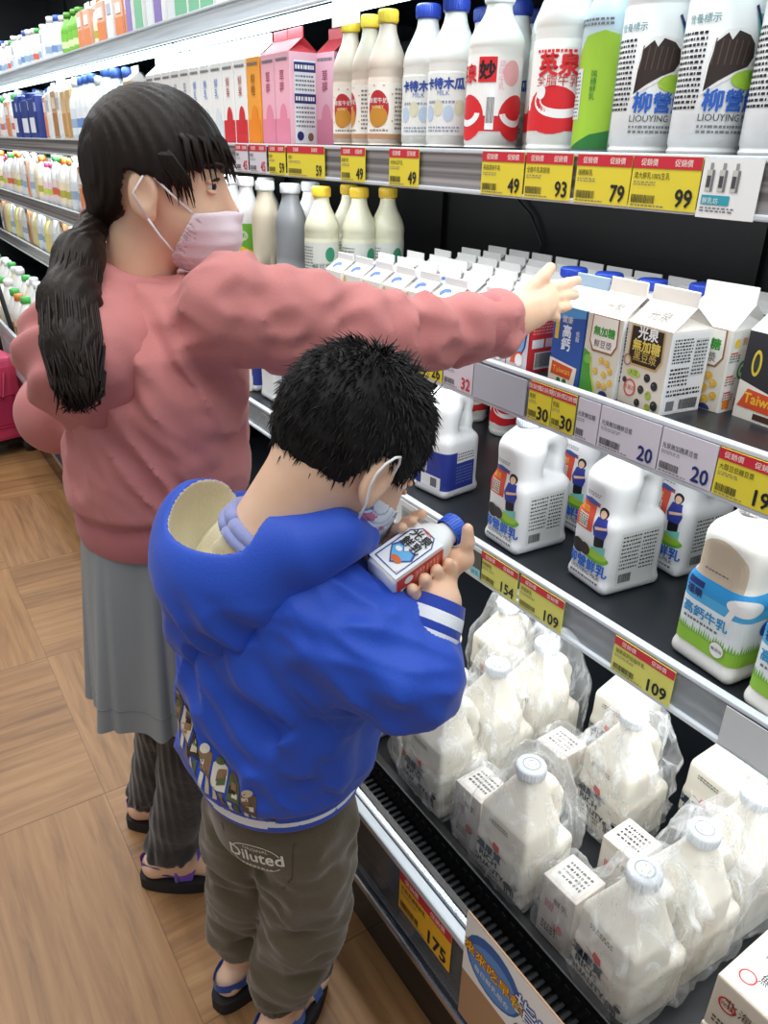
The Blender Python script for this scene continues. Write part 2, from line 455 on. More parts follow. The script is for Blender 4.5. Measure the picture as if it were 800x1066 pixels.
# ================================================================== the refrigerated case
S0, S1, S2, S3, DK = 1.580, 1.29, 0.98, 0.65, 0.285
F2, F3, FD = 1.01, 0.755, 0.50                # far module
XR = 0.83                                     # plane of the price rails
Y0, YM, Y1 = -0.42, 2.58, 6.1
case = thing('refrigerated_display_case', 'long black open refrigerated dairy case with five tiers and wide price rails', 'refrigerator', (0, 0, 0))
def clearmat(name, col, alpha, rough=.08):
    m, nt, b = nodes_mat(name); L = nt.links.new
    b.inputs['Base Color'].default_value = (*lin(col), 1); b.inputs['Roughness'].default_value = rough
    tr = N(nt, 'ShaderNodeBsdfTransparent'); mx = N(nt, 'ShaderNodeMixShader'); out = nt.nodes['Material Output']
    nz = N(nt, 'ShaderNodeTexNoise', Scale=6.0); tcx = N(nt, 'ShaderNodeTexCoord'); mp = N(nt, 'ShaderNodeMapping'); mp.inputs['Scale'].default_value = (1, .3, 14)
    L(tcx.outputs['Object'], mp.inputs[0]); L(mp.outputs[0], nz.inputs['Vector'])
    ma = N(nt, 'ShaderNodeMapRange'); ma.inputs['From Min'].default_value = .3; ma.inputs['From Max'].default_value = .7; ma.inputs['To Min'].default_value = alpha * .75; ma.inputs['To Max'].default_value = min(1, alpha * 1.25)
    L(nz.outputs[0], ma.inputs['Value'])
    L(ma.outputs[0], mx.inputs[0]); L(tr.outputs[0], mx.inputs[1]); L(b.outputs[0], mx.inputs[2]); L(mx.outputs[0], out.inputs[0]); return m
def railmat(name, c0, c1):
    """plastic strip: reflective horizontal streaks painted in as two tones"""
    m, nt, b = nodes_mat(name); L = nt.links.new
    tcx = N(nt, 'ShaderNodeTexCoord'); mp = N(nt, 'ShaderNodeMapping'); mp.inputs['Scale'].default_value = (0, .4, 95)
    nz = N(nt, 'ShaderNodeTexNoise', Scale=1.0, Detail=2.0); cr = N(nt, 'ShaderNodeValToRGB')
    L(tcx.outputs['Object'], mp.inputs[0]); L(mp.outputs[0], nz.inputs['Vector']); L(nz.outputs[0], cr.inputs[0])
    cr.color_ramp.elements[0].position = .35; cr.color_ramp.elements[0].color = (*lin(c0), 1); cr.color_ramp.elements[1].position = .65; cr.color_ramp.elements[1].color = (*lin(c1), 1)  # both tones paint the strip's reflective streaks into its colour
    L(cr.outputs[0], b.inputs['Base Color']); b.inputs['Roughness'].default_value = .22; return m
M_RAIL1 = railmat('streaked_grey_strip', '6d6868', 'aaa6a5')
M_RAIL2 = railmat('smooth_lilac_strip', 'a9adb8', 'b9bcc6')
M_CLEAR = clearmat('clear_plastic', 'e2e8ee', .24)
M_CLEAR_LIP = clearmat('clear_lip_plastic', '8f979c', .22)
M_FROST = clearmat('frosted_plastic', 'dfe6ec', .62, .2)
M_BEAD = M('cfd6dc', .18)
M_STEEL = M('3d4b5c', .22, .75)
M_SILVER = M('b9bfc4', .22, .9)
M_SHELF = M('22262b', .33)
M_LED = M('d4f6ff', .4, 0, 4.5)

def panelmat():
    """black back wall with horizontal slots and faint sheen"""
    m, nt, b = nodes_mat('black_back_panel'); L = nt.links.new
    tcx = N(nt, 'ShaderNodeTexCoord'); sp = N(nt, 'ShaderNodeSeparateXYZ'); L(tcx.outputs['Object'], sp.inputs[0])
    b.inputs['Base Color'].default_value = (*lin('0f1013'), 1); b.inputs['Roughness'].default_value = .42
    n = N(nt, 'ShaderNodeMath', operation='PINGPONG'); n.inputs[1].default_value = .055; L(sp.outputs[2], n.inputs[0])
    l = N(nt, 'ShaderNodeMath', operation='LESS_THAN'); l.inputs[1].default_value = .003; L(n.outputs[0], l.inputs[0])
    n2 = N(nt, 'ShaderNodeMath', operation='PINGPONG'); n2.inputs[1].default_value = .006; L(sp.outputs[1], n2.inputs[0])
    l2 = N(nt, 'ShaderNodeMath', operation='LESS_THAN'); l2.inputs[1].default_value = .003; L(n2.outputs[0], l2.inputs[0])
    ml = N(nt, 'ShaderNodeMath', operation='MULTIPLY'); L(l.outputs[0], ml.inputs[0]); L(l2.outputs[0], ml.inputs[1])
    mx = N(nt, 'ShaderNodeMix', data_type='RGBA'); L(ml.outputs[0], mx.inputs['Factor']); mx.inputs[6].default_value = (*lin('101115'), 1); mx.inputs[7].default_value = (*lin('030304'), 1)
    L(mx.outputs[2], b.inputs['Base Color']); return m
MB().box((1.38, Y0, .1), (1.42, Y1, 2.1), panelmat()).build('back_panel', case)
for i in range(7):
    y = -.1 + i * .95
    MB().box((1.365, y - .014, .3), (1.382, y + .014, 2.05), M('08090a', .4)).build('slotted_upright', case)
MB().box((.545, Y0, 0), (1.42, Y1, .07), M_BLACK).build('plinth', case)
kp = MB().box((.515, Y0, .0), (.545, Y1, .175), M('1b1e21', .16)); kp.build('kick_panel', case)
b_ = MB(); b_.box((.476, Y0, .175), (.56, Y1, .215), M_STEEL, .008); b_.box((.470, Y0, .188), (.478, Y1, .202), M_SILVER, .003); b_.build('bumper', case)
MB().box((.50, Y0, .215), (.512, Y1, .35), M('2a2522', .3)).build('front_panel', case)
b_ = MB(); b_.box((.476, Y0, .215), (.481, YM, .345), M_CLEAR_LIP); b_.build('lip_rail', case)
b_ = MB(); b_.box((.472, Y0, .338), (.487, YM, .352), M_BEAD, .003); b_.box((.490, Y0, .340), (.505, YM, .350), M_SILVER, .003); b_.build('lip_trim', case)
# air-return grille behind the lip
g = MB(); g.box((.512, Y0, .255), (.575, YM, .262), M_BLACK)
for i in range(int((YM - Y0) / .0125)):
    y = Y0 + i * .0125; g.box((.513, y, .262), (.574, y + .0055, .270), M_DARK)
g.build('air_grille', case)
l_ = MB(); l_.box((.575, Y0, .20), (.592, YM, .318), M_BLACK, .003)
for i in range(int((YM - Y0) / .018)):
    y = Y0 + i * .018; l_.box((.5735, y, .296), (.5760, y + .009, .304), M('000000', .9))
l_.build('deck_ledge', case)
MB().box((.592, Y0, .255), (1.38, YM, DK), M_SHELF).build('deck', case)
# far module has a taller front
b_ = MB(); b_.box((.480, YM, .215), (.60, Y1, .36), M('15171a', .3)); b_.build('far_front', case)
b_ = MB(); b_.box((.478, YM, .36), (.483, Y1, .545), M_FROST); b_.box((.474, YM, .535), (.488, Y1, .56), M_BEAD, .003); b_.build('far_guard', case)
MB().box((.50, YM, .36), (1.38, Y1, FD), M_SHELF).build('far_deck', case)

def shelf(z, ya, yb, rail, zb, lead=.0, led=True):
    s = MB(); s.box((XR + .012, ya, z - .022), (1.37, yb, z), M_SHELF)
    for i in range(int((yb - ya) / .95) + 1):           # brackets under the shelf
        y = ya + .1 + i * .95
        if y < yb: s.box((XR + .05, y - .004, z - .05), (1.37, y + .004, z - .022), M_BLACK)
    o = s.build('shelf', case)
    r = MB(); r.box((XR - .002, ya, zb), (XR + .004, yb, z + .006), rail)
    r.box((XR - .006, ya, z + .002), (XR + .008, yb, z + .009), M_BEAD, .002)
    r.box((XR - .007, ya, zb - .003), (XR + .002, yb, zb + .004), M_BEAD, .002)
    r.build('price_rail', o)
    return o
shelf(S1, Y0, Y1, M_RAIL1, 1.238)
shelf(S2, Y0, YM, M_RAIL2, .918)
shelf(S3, Y0, YM, M_CLEAR, .588)
shelf(F2, YM + .02, Y1, M_RAIL1, .955)
shelf(F3, YM + .02, Y1, M_RAIL1, .70)
s0 = shelf(S0, Y0, Y1, M_FROST, 1.540)
for y in np.arange(-0.06, 6, 1.2):                       # light tubes under the top shelf
    t = MB().box((XR + .012, y + .015, 1.520), (XR + .040, min(y + 1.185, Y1), 1.538), M_LED, .004)
    t.build('light_tube', s0)
MB().box((XR - .1, Y0, 2.12), (1.5, Y1, 2.35), M('08080a', .4)).build('canopy', case)
MB().box((.48, Y1, 0), (1.42, Y1 + .04, 2.35), M('26292d', .3)).build('end_panel', case)

# ================================================================== price tags in the rails
YEL, RED, LIL = M('e9d73c', .55), M('cf2a3c', .5), M('d9d3dc', .55)
YELG = M('dcd86a', .55); WHT = M('f3f3f2', .5); INK = M('1c1c20', .6); GRY = M('77787c', .6); NAVY = M('23306e', .5); TXW = M('fff4ea', .5)
def price_tag(label, ya, yb, x, zt, zb, price, kind='yellow', name='鮮乳', tilt=.0, group=None, promo=True, cat='price tag'):
    wd, hg = ya - yb, zt - zb
    t = thing('price_tag', label, cat, (x, (ya + yb) / 2, (zt + zb) / 2), 0, group)
    base = {'yellow': YEL, 'green': YELG, 'white': LIL, 'orange': M('f0b828', .5)}[kind]
    MB().box((-.0006, -wd / 2, -hg / 2), (.0006, wd / 2, hg / 2), base).build('card', t)
    a = MB(); A = a.art(map_front(-.0006, 0, 0)); h = hg
    if promo:
        A.rect(-wd / 2, h * .27, wd / 2, h / 2, RED, 1)
        A.text('促銷價', -wd * .25, h * .33, h * .145, TXW, 2); A.text('促銷價', wd * .25, h * .33, h * .145, TXW, 2)
    A.text(name, -wd * .46, h * .08, h * .14, INK, 2, 'l', sx=.8)
    A.greek(-wd * .46, -h * .06, -wd * .12, h * .03, GRY, 2, 2, .4, len(label))
    A.bars(-wd * .46, -h * .40, -wd * .10, -h * .24, INK, 2, len(label))
    A.greek(-wd * .46, -h * .47, wd * .05, -h * .42, GRY, 1, 2, .5)
    col = NAVY if kind == 'white' and price == '20' else RED if kind == 'white' else INK
    A.text(price, wd * .43, -h * .42, h * .47, col, 2, 'r', sx=.9, bold=h * .012)
    a.build('printing', t)
    return t
R1 = dict(x=.8225, zt=1.296, zb=1.238)
for (ya, yb, p, nm, lb) in [
    (1.631, 1.468, '59', '柳橙汁', 'yellow 59 price tag pair under the pink tall cartons on upper shelf'),
    (1.722, 1.640, '59', '鮮果汁', 'yellow 59 price tag under the orange tall carton'),
    (1.403, 1.316, '49', '蜂蜜牛奶', 'yellow 49 price tag under the yellow-capped brown bottles'),
    (1.235, 1.146, '49', '卡特木瓜牛乳', 'yellow 49 price tag under the blue-capped bottles'),
    (.982, .890, '49', '英泉調味牛乳', 'yellow 49 price tag next left of the 93 tag'),
    (.886, .796, '93', '全脂牛乳家庭號', 'yellow 93 price tag under the red-labelled big bottle'),
    (.788, .697, '79', '瑞穗鮮乳', 'yellow 79 price tag under the green-labelled bottle'),
    (.695, .597, '99', '澳大鮮乳100%生乳', 'yellow 99 price tag under the white cow-print bottles')]:
    price_tag(lb, ya, yb, price=p, name=nm, **R1)
for (ya, yb, lb) in [(1.905, 1.835, 'white price tag farthest left before the girl\'s face on upper rail'), (1.825, 1.735, 'white price tag just left of the yellow tags on upper rail')]:
    price_tag(lb, ya, yb, price='45', kind='white', name='優酪乳', **R1)
# white picture card beside the 99 tag
t = thing('shelf_card', 'white picture card showing grey bottles beside the 99 price tag', 'card', (.8225, .567, 1.266))
MB().box((-.0006, -.045, -.032), (.0006, .028, .030), WHT).build('card', t)
a = MB(); A = a.art(map_front(-.0006, 0, 0))
for k in range(3):
    u = -.022 + k * .016; A.rect(u, -.004, u + .010, .018, M('c9c7c0', .5), 1); A.rect(u + .003, .018, u + .007, .025, M('9a9894', .5), 1); A.rect(u + .001, .0, u + .006, .012, M('4a4a50', .5), 2); A.rect(u + .007, -.004, u + .010, .018, M('77767a', .5), 2)
A.rect(-.024, -.018, .012, -.008, M('2fa3b4', .5), 1); A.text('鮮乳坊', -.012, -.0165, .007, WHT, 2); A.greek(-.024, -.026, .02, -.020, GRY, 2)
a.build('printing', t)
R2 = dict(x=.8225, zt=.982, zb=.922)
for i, (ya, yb) in enumerate([(2.24, 2.10), (2.07, 1.95), (1.93, 1.81), (1.79, 1.71), (1.655, 1.565)]):
    price_tag(['yellow price tag farthest left on the rail under the green-wrapped bottles', 'second yellow price tag from the left on the rail under the green-wrapped bottles', 'yellow price tag under the cream bottle', 'yellow price tag under the grey bottle', 'yellow price tag below the yellow-capped cream bottles'][i], ya, yb, price='55', name='優酪乳', **R2)
price_tag('red-topped yellow price tag under the small milk cartons', 1.50, 1.42, price='30', name='鮮乳', **R2)
price_tag('yellow 6 price tag peeking out behind the boy\'s hair under the girl\'s sleeve', 1.135, 1.052, price='26', name='豆漿', promo=False, **R2)
price_tag('white price tag with red 32 under the girl\'s wrist', 1.048, .968, price='32', kind='white', name='光泉鮮乳', promo=False, **R2)
price_tag('left of the two joined yellow 30 price tags under the blue carton', .832, .784, price='30', name='高鈣', **R2)
price_tag('right of the two joined yellow 30 price tags under the blue carton', .782, .735, price='30', name='低脂', **R2)
price_tag('white price tag without promo band under the yellow-bean carton, left end', .731, .690, price='', kind='white', name='光泉無加糖', promo=False, **R2)
price_tag('white price tag with navy 20 in the middle of the carton rail', .688, .586, price='20', kind='white', name='光泉無加糖鮮豆漿', promo=False, **R2)
price_tag('white price tag with navy 20 nearest the right edge of the carton rail', .584, .502, price='20', kind='white', name='光泉無加糖黑豆漿', promo=False, **R2)
price_tag('yellow price tag under the black carton at the right edge', .500, .420, price='19', name='大醇豆低糖豆漿', **R2)
R3 = dict(x=.8225, zt=.652, zb=.592)
for (ya, yb, p, nm, lb) in [(.908, .812, '154', '柳營鮮乳', 'pale yellow 154 price tag under the left cow-print jug'),
    (.806, .704, '109', '柳營鮮乳', 'pale yellow 109 price tag just right of the 154 tag'),
    (.599, .492, '109', '福樂高鈣低脂牛乳', 'pale yellow 109 price tag alone left of the tan-panelled jug')]:
    price_tag(lb, ya, yb, price=p, kind='green', name=nm, **R3)
t = thing('shelf_card', 'long white picture card in the clear rail behind the boy\'s bottle', 'card', (.8225, 1.05, .622))
MB().box((-.0006, -.145, -.03), (.0006, .13, .03), M('dfe3e6', .5)).build('card', t)
a = MB(); A = a.art(map_front(-.0006, 0, 0))
for k in range(4): A.rect(-.11 + k * .065, -.012, -.075 + k * .065, .018, M('a9adb0', .5), 1); A.rect(-.105 + k * .065, -.006, -.085 + k * .065, .010, M('8b8f92', .5), 2); A.greek(-.11 + k * .065, -.025, -.075 + k * .065, -.015, GRY, 2)
A.rect(.115, -.012, .142, .022, M('55534f', .5), 2); A.rect(.115, -.028, .142, -.013, M('8fd0dc', .5), 2); A.text('鮮乳', .1285, -.026, .011, M('2a7d92', .5), 3)
a.build('printing', t)
t = MB().box((.8205, .25, .592), (.8218, .412, .652), M('c9ccce', .5)).build('blank_card'); tag(t, 'blank grey card in the clear rail at the right edge of the picture', 'card')
t = MB().box((.8205, .838, .922), (.8218, .964, .980), M('b4b8c2', .4)).build('blank_card'); tag(t, 'blank grey card between the red 32 tag and yellow 30 tags', 'card')
price_tag('yellow 175 price tag on the lower lip beside the breakfast sign', .640, .516, .4735, .340, .262, '175', kind='orange', name='北海道濃厚鮮乳')
# breakfast sign standing on the lip
t = thing('promotion_sign', 'white promotion sign with blue oval and yellow lettering on the lower lip', 'sign', (.4720, .36, .30))
R_ = map_front(-.0012, 0, 0)
MB().box((-.0012, -.20, -.082), (.0012, .128, .122), M('b08a68', .6)).build('board', t)
a = MB(); A = a.art(R_)
A.rect(-.128, .012, .20, .122, M('f1f1ee', .5), 1)
A.ell(-.072, .066, .052, .046, M('2f62a8', .5), 2); A.ell(-.072, .060, .046, .036, M('5b8fd0', .5), 3)
A.text('來來吃早餐', -.072, .060, .0215, M('b0521c', .5), 4, sx=1.02, bold=.0018); A.text('來來吃早餐', -.072, .060, .0215, M('ffd23a', .5), 6, sx=1.02)
A.text('每日鮮乳組合', -.072, .040, .011, WHT, 5)
A.text('指定品', .024, .060, .038, M('2f62a8', .5), 4, bold=.0022); A.text('指定品', .024, .060, .038, WHT, 6)
A.text('任選2件 $100', .024, .024, .018, M('6d4a36', .5), 4)
a.build('printing', t)

t = MB().box((.8195, 1.335, 1.492), (.8210, 1.43, 1.545), WHT).build('shelf_card'); tag(t, 'white card hanging under the top tier above the pink carton', 'card')
cb_ = MB().tube([(1.372, 1.52, 1.26), (1.36, 1.50, 1.20), (1.365, 1.44, 1.16), (1.37, 1.40, 1.10), (1.372, 1.42, 1.0)], .004, M('1d1d20', .4), 6); cb_.build('cable', case)
# ================================================================== dairy products
MILK = M('f1f0ea', .38, 0, 0, .5, .15); MILKB = M('eef0f0', .34); CREAM = M('ece7d4', .4); TAN = M('cdb9a0', .45)
BLK = M('17171a', .5); BLUE = M('2458b8', .45); SKY = M('6cc3ea', .5); GRN = M('6fb53a', .5); LIME = M('a4cf3c', .5); DGRN = M('2f7d3a', .5)
REDL = M('d8262c', .45); ORG = M('f08a2a', .45); PINK = M('f0b7c6', .5); BRN = M('4a3a33', .55); SKIN_P = M('eac3a4', .6); TEAL = M('7fd0c4', .5); YLW = M('f3cf3c', .45)
CAPBLUE = M('2a3f9e', .35); CAPYEL = M('d9b93a', .35); CAPWHITE = M('eceff2', .35); CAPRED = M('cf2a2a', .35)

def bottle(name, label, cat, R, H, body, capc, art=None, neck=.42, waist=0, caph=.085, rings=True, capr=None, straight=.56):
    """round milk bottle: base, label zone, ribs, sloping shoulder, threaded neck, ridged cap"""
    t = thing(name, label, cat)
    h = H * (1 - caph)
    pr = [(.80 * R, 0), (.95 * R, .003), (R, .012), (R, .05 * H)]
    if rings: pr += [(.965 * R, .06 * H), (.965 * R, .07 * H), (R, .08 * H)]
    top = straight * H
    pr += [(R * (1 - waist), .3 * H), (R, top - .03 * H)]
    if rings:
        for k in range(3): pr += [(.97 * R, top - .02 * H + k * .022 * H), (R, top - .01 * H + k * .022 * H)]
    z0 = top + (.05 * H if rings else 0)
    for k in range(1, 9):
        q = k / 8; pr.append((R * (neck + (1 - neck) * (.5 + .5 * math.cos(PI * q)) ** .85), z0 + (h * .965 - z0) * q))
    pr += [(R * neck, h), (R * neck * .9, h + .001)]
    MB().lathe(pr, body, 32).build('body', t)
    cr = capr or R * neck * 1.18; c = MB(); n = 36; ch = H - h
    c.lathe([(cr * .98, h - .002), (cr, h), (cr, h + ch * .86), (cr * .93, h + ch), (cr * .3, h + ch)], capc, 28)
    for k in range(n):
        a = 2 * PI * k / n; x, y = cr * math.cos(a), cr * math.sin(a)
        c.box((x - .0006, y - .0006, h + .001), (x + .0006, y + .0006, h + ch * .84), capc)
    c.build('cap', t)
    if art:
        a = MB(); A = a.art(map_cyl(R)); art(A, R, H); a.build('label', t)
    return Proto(t)
CIR = lambda R: PI * R
# ---- label art (u = 0 faces the aisle; positive u turns towards the lens)
VIEW = .55                                       # bottles are turned so that the label faces the aisle and the near end
def art_cow(A, R, H):
    o = R * VIEW
    A.step = .006
    A.greek(o - .062, .055, o - .022, .135, INK, 14, 1, .5, 3)
    A.poly([(o - .020, .070), (o - .0185, .10), (o - .014, .124), (o - .002, .134), (o + .012, .136), (o + .026, .132), (o + .036, .124), (o + .038, .108), (o + .030, .096), (o + .014, .090), (o - .004, .080)], WHT, 1)
    A.poly([(o - .018, .074), (o - .016, .10), (o - .012, .122), (o - .001, .131), (o + .004, .124), (o + .010, .133), (o + .024, .129), (o + .033, .121), (o + .035, .109), (o + .028, .099), (o + .012, .093), (o - .004, .084)], M('2e221d', .6), 2)
    for k in range(6): A.line([(o - .012 + k * .007, .126 - k * .0005), (o - .014 + k * .0068, .100)], .0012, M('5e463a', .6), 3)
    A.poly([(o + .028, .150), (o + .060, .150), (o + .060, .118), (o + .040, .124)], TEAL, 1); A.poly([(o + .024, .156), (o + .027, .158), (o + .040, .140), (o + .037, .138)], NAVY, 3)
    A.ell(o + .034, .086, .024, .010, LIME, 2); A.ell(o + .05, .090, .018, .010, GRN, 3)
    A.text('柳營鮮乳', o - .016, .056, .024, M('2b62c0', .5), 4, 'l', bold=.0007)
    A.text('LIOUYING MILK', o - .018, .044, .0105, INK, 4, 'l')
    A.greek(o - .018, .030, o + .045, .041, GRY, 2, 2, .5, 8)
    A.text('營養標示', o - .05, .142, .010, M('2d7d84', .5), 3, 'l')
def art_green(A, R, H):
    o = R * VIEW; A.step = .005
    A.rect(o - .05, .012, o + .04, .150, M('cfe2ea', .5), 0)
    A.poly([(o - .02, .012), (o + .04, .012), (o + .04, .145), (o + .02, .150), (o - .005, .145), (o - .02, .125)], LIME, 2)
    A.poly([(o - .02, .012), (o + .04, .012), (o + .04, .035), (o + .015, .03)], DGRN, 3)
    A.rect(o - .036, .048, o - .006, .108, M('e6eef0', .5), 4); A.greek(o - .034, .05, o - .008, .105, GRY, 12, 5, .4, 4)
    A.text('瑞穗鮮乳', o + .012, .098, .009, DGRN, 5, vert=True); A.greek(o - .04, .155, o + .03, .165, GRY, 2, 2)
def art_red(A, R, H):
    o = R * VIEW; A.step = .006
    A.rect(o - .075, .034, o + .075, .135, M('f4f2ee', .45), 0)
    A.rect(o - .075, .034, o + .075, .060, REDL, 1); A.ell(o + .0, .060, .040, .030, REDL, 2)
    A.ring(o + .012, .072, .040, .022, .011, WHT, 3, a0=2.6, a1=5.6); A.ell(o - .018, .082, .007, .009, WHT, 4)
    A.text('英泉', o + .004, .104, .029, REDL, 5, bold=.0012); A.text('全脂牛乳', o + .004, .090, .0155, M('c23a3a', .5), 5)
    A.greek(o - .03, .128, o + .03, .134, REDL, 1, 3)
def art_miao(A, R, H):
    o = R * VIEW; A.step = .006
    A.rect(o - .085, .034, o + .085, .135, M('f4f2ee', .45), 0)
    A.rect(o - .085, .034, o + .085, .055, REDL, 1)
    A.ell(o - .03, .052, .03, .032, REDL, 2); A.ell(o + .052, .052, .030, .032, REDL, 2)
    A.ring(o - .032, .060, .026, .020, .009, WHT, 3, a0=3.3, a1=6.2); A.ring(o + .05, .060, .026, .020, .009, WHT, 3, a0=3.3, a1=6.2)
    A.text('英泉', o - .040, .102, .026, REDL, 5, bold=.001); A.rect(o - .012, .100, o + .016, .133, REDL, 4); A.text('妙', o + .002, .106, .026, BLK, 5, bold=.001)
    A.rect(o + .003, .036, o + .016, .088, WHT, 4); A.bars(o + .004, .045, o + .015, .08, INK, 5)
    A.text('調味牛乳', o + .024, .120, .010, PINK, 5, vert=True); A.ell(o + .04, .112, .014, .017, M('eeb0b0', .5), 3)
def art_blue(A, R, H):
    o = R * VIEW; A.step = .006
    A.rect(o - .06, .028, o + .06, .118, M('e8e9e4', .5), 0)
    A.text('卡特木瓜', o, .096, .0175, M('3c56a6', .5), 3, bold=.0009); A.text('MILK', o, .086, .010, M('5c78b8', .5), 3)
    for k in range(4): A.ell(o - .026 + k * .018, .060 + (k % 2) * .008, .009, .012, M(('b9cbe0', 'd9d5b8')[k % 2], .5), 2)
    A.greek(o - .03, .032, o + .03, .042, M('8d97b4', .5), 2, 2, .5, 5); A.greek(o - .03, .073, o + .03, .080, M('8d97b4', .5), 1, 2)
def art_honey(A, R, H):
    o = R * VIEW; A.step = .006
    A.rect(o - .055, .030, o + .055, .112, M('eee7de', .5), 0); A.rect(o - .055, .022, o + .055, .030, M('b98a66', .5), 1)
    A.ell(o - .002, .070, .021, .030, M('b5262c', .5), 2); A.ell(o - .002, .058, .019, .017, M('c4872c', .5), 3)
    A.text('蜂蜜牛奶', o - .002, .080, .0095, WHT, 4); A.text('HONEY', o - .002, .071, .007, M('f4d9a0', .5), 4)
    for k in range(10):
        a = k * .63; A.ell(o + .031 * math.cos(a), .072 + .037 * math.sin(a), .002, .0015, M('c9a24a', .5), 2, n=6)
    A.greek(o + .03, .036, o + .05, .105, GRY, 10, 2, .45, 6); A.greek(o - .02, .033, o + .02, .038, GRY, 1, 2)
def art_yb(A, R, H):
    o = R * VIEW; A.step = .006
    A.rect(o - .06, .028, o + .06, .118, M('dfe3dc', .5), 0); A.ell(o + .036, .092, .012, .016, M('3d9a74', .5), 2)
    A.greek(o - .045, .036, o - .005, .110, GRY, 11, 2, .45, 12); A.text('鮮豆漿', o + .016, .060, .015, M('50786a', .5), 3); A.greek(o, .034, o + .05, .05, GRY, 3, 2)
    A.rect(o - .06, .012, o + .06, .022, M('c9c39c', .5), 1)
def art_gl(A, R, H):
    o = R * VIEW; A.step = .006
    A.rect(o - .055, .015, o + .055, .128, GRN, 0); A.poly([(o - .055, .015), (o + .055, .015), (o + .055, .05), (o, .072), (o - .055, .045)], YLW, 1)
    A.ell(o - .006, .098, .024, .015, M('cfe4b8', .5), 2); A.text('優酪乳', o - .006, .094, .013, DGRN, 3)
    for k in range(5): A.ell(o - .03 + k * .014, .035 + .008 * (k % 2), .008, .008, (ORG, M('e8b23a', .5))[k % 2], 3)
BOT = {
    'cow': bottle('milk_bottle', '', 'bottle', .043, .250, MILKB, CAPWHITE, art_cow, neck=.48, straight=.70),
    'green': bottle('milk_bottle', '', 'bottle', .034, .250, M('c9dce6', .35), CAPWHITE, art_green, rings=False, straight=.62),
    'red': bottle('milk_bottle', '', 'bottle', .040, .262, MILK, CAPRED, art_red, neck=.46, straight=.58),
    'miao': bottle('milk_bottle', '', 'bottle', .042, .225, MILK, CAPWHITE, art_miao, neck=.46, straight=.62, capr=.022),
    'blue': bottle('milk_bottle', '', 'bottle', .040, .225, MILK, CAPBLUE, art_blue, neck=.44, straight=.56),
    'honey': bottle('milk_bottle', '', 'bottle', .034, .225, M('d9c9ba', .35), CAPYEL, art_honey, neck=.44, straight=.56),
    'yb': bottle('milk_bottle', '', 'bottle', .040, .235, M('dcdcc2', .35), CAPYEL, art_yb, neck=.44, straight=.56),
    'grey': bottle('milk_bottle', '', 'bottle', .039, .235, M('8f9398', .35), M('c9cdd0', .35), None, rings=False, neck=.52, straight=.60, waist=.03),
    'cream': bottle('milk_bottle', '', 'bottle', .036, .235, M('d8cdb6', .38), CAPWHITE, None, rings=False, neck=.55, straight=.62),
    'gl': bottle('yogurt_bottle', '', 'bottle', .036, .24, MILKB, CAPWHITE, art_gl, rings=False, neck=.5, straight=.60),
    'white': bottle('milk_bottle', '', 'bottle', .038, .235, MILKB, CAPWHITE, None, neck=.5, straight=.6),
}
BASE = bottle  # noqa
def rowY(px, X=.885, py=150): return onX(px, py, X)[1]
def put(kind, label, x, y, z, rz=0.0, group=None): return BOT[kind].place(label, (x, y, z), rz, group)
# upper shelf, from the right edge of the picture to the left
put('cow', 'white cow-print milk bottle cut by the right edge of the upper shelf', .895, .555, S1, .1)
put('cow', 'white cow-print milk bottle second from right, above the 99 tag', .89, .650, S1, .22)
put('cow', 'white cow-print milk bottle third from the right, above the 79 tag', .89, .744, S1, .1)
put('green', 'pale blue milk bottle with a lime green label leaning behind cow-print bottles', .895, .828, S1, -.55)
put('red', 'big white bottle with red swoosh label and cut-off top above the 93 tag', .885, .900, S1, .05)
put('red', 'red-capped red-label bottle half hidden between two other red-label bottles', .955, .985, S1, .2)
put('miao', 'white bottle with red label and barcode left of the red-capped bottle', .885, 1.042, S1, .0)
put('blue', 'front blue-capped white bottle next to the red barcode bottle', .885, 1.147, S1, .0)
put('blue', 'blue-capped white bottle left of the other front blue-capped one, beside the yellow caps', .895, 1.236, S1, .1)
for k, (x, y) in enumerate([(.985, 1.11), (.99, 1.20), (1.07, 1.16)]):
    put('blue', 'blue-capped white bottle in the back rows of the upper shelf', x, y, S1, .3 * k, 'blue-capped bottles in the back rows')
put('honey', 'rightmost and tallest-looking of the three yellow-capped brown honey milk bottles', .875, 1.328, S1, .0)
put('honey', 'middle one of the three yellow-capped brown honey milk bottles', .885, 1.402, S1, -.9)
put('honey', 'leftmost of the three yellow-capped brown honey milk bottles, beside the pink carton', .89, 1.482, S1, .05)
for k, (x, y) in enumerate([(.98, .62), (.98, .73), (1.0, .86)]):
    put('cow' if k < 2 else 'white', ['cow-print bottle in the second row, nearer the right edge of the upper shelf', 'cow-print bottle in the second row, farther from the right edge of the upper shelf', 'plain white bottle standing behind the red-swoosh bottle'][k], x, y, S1)
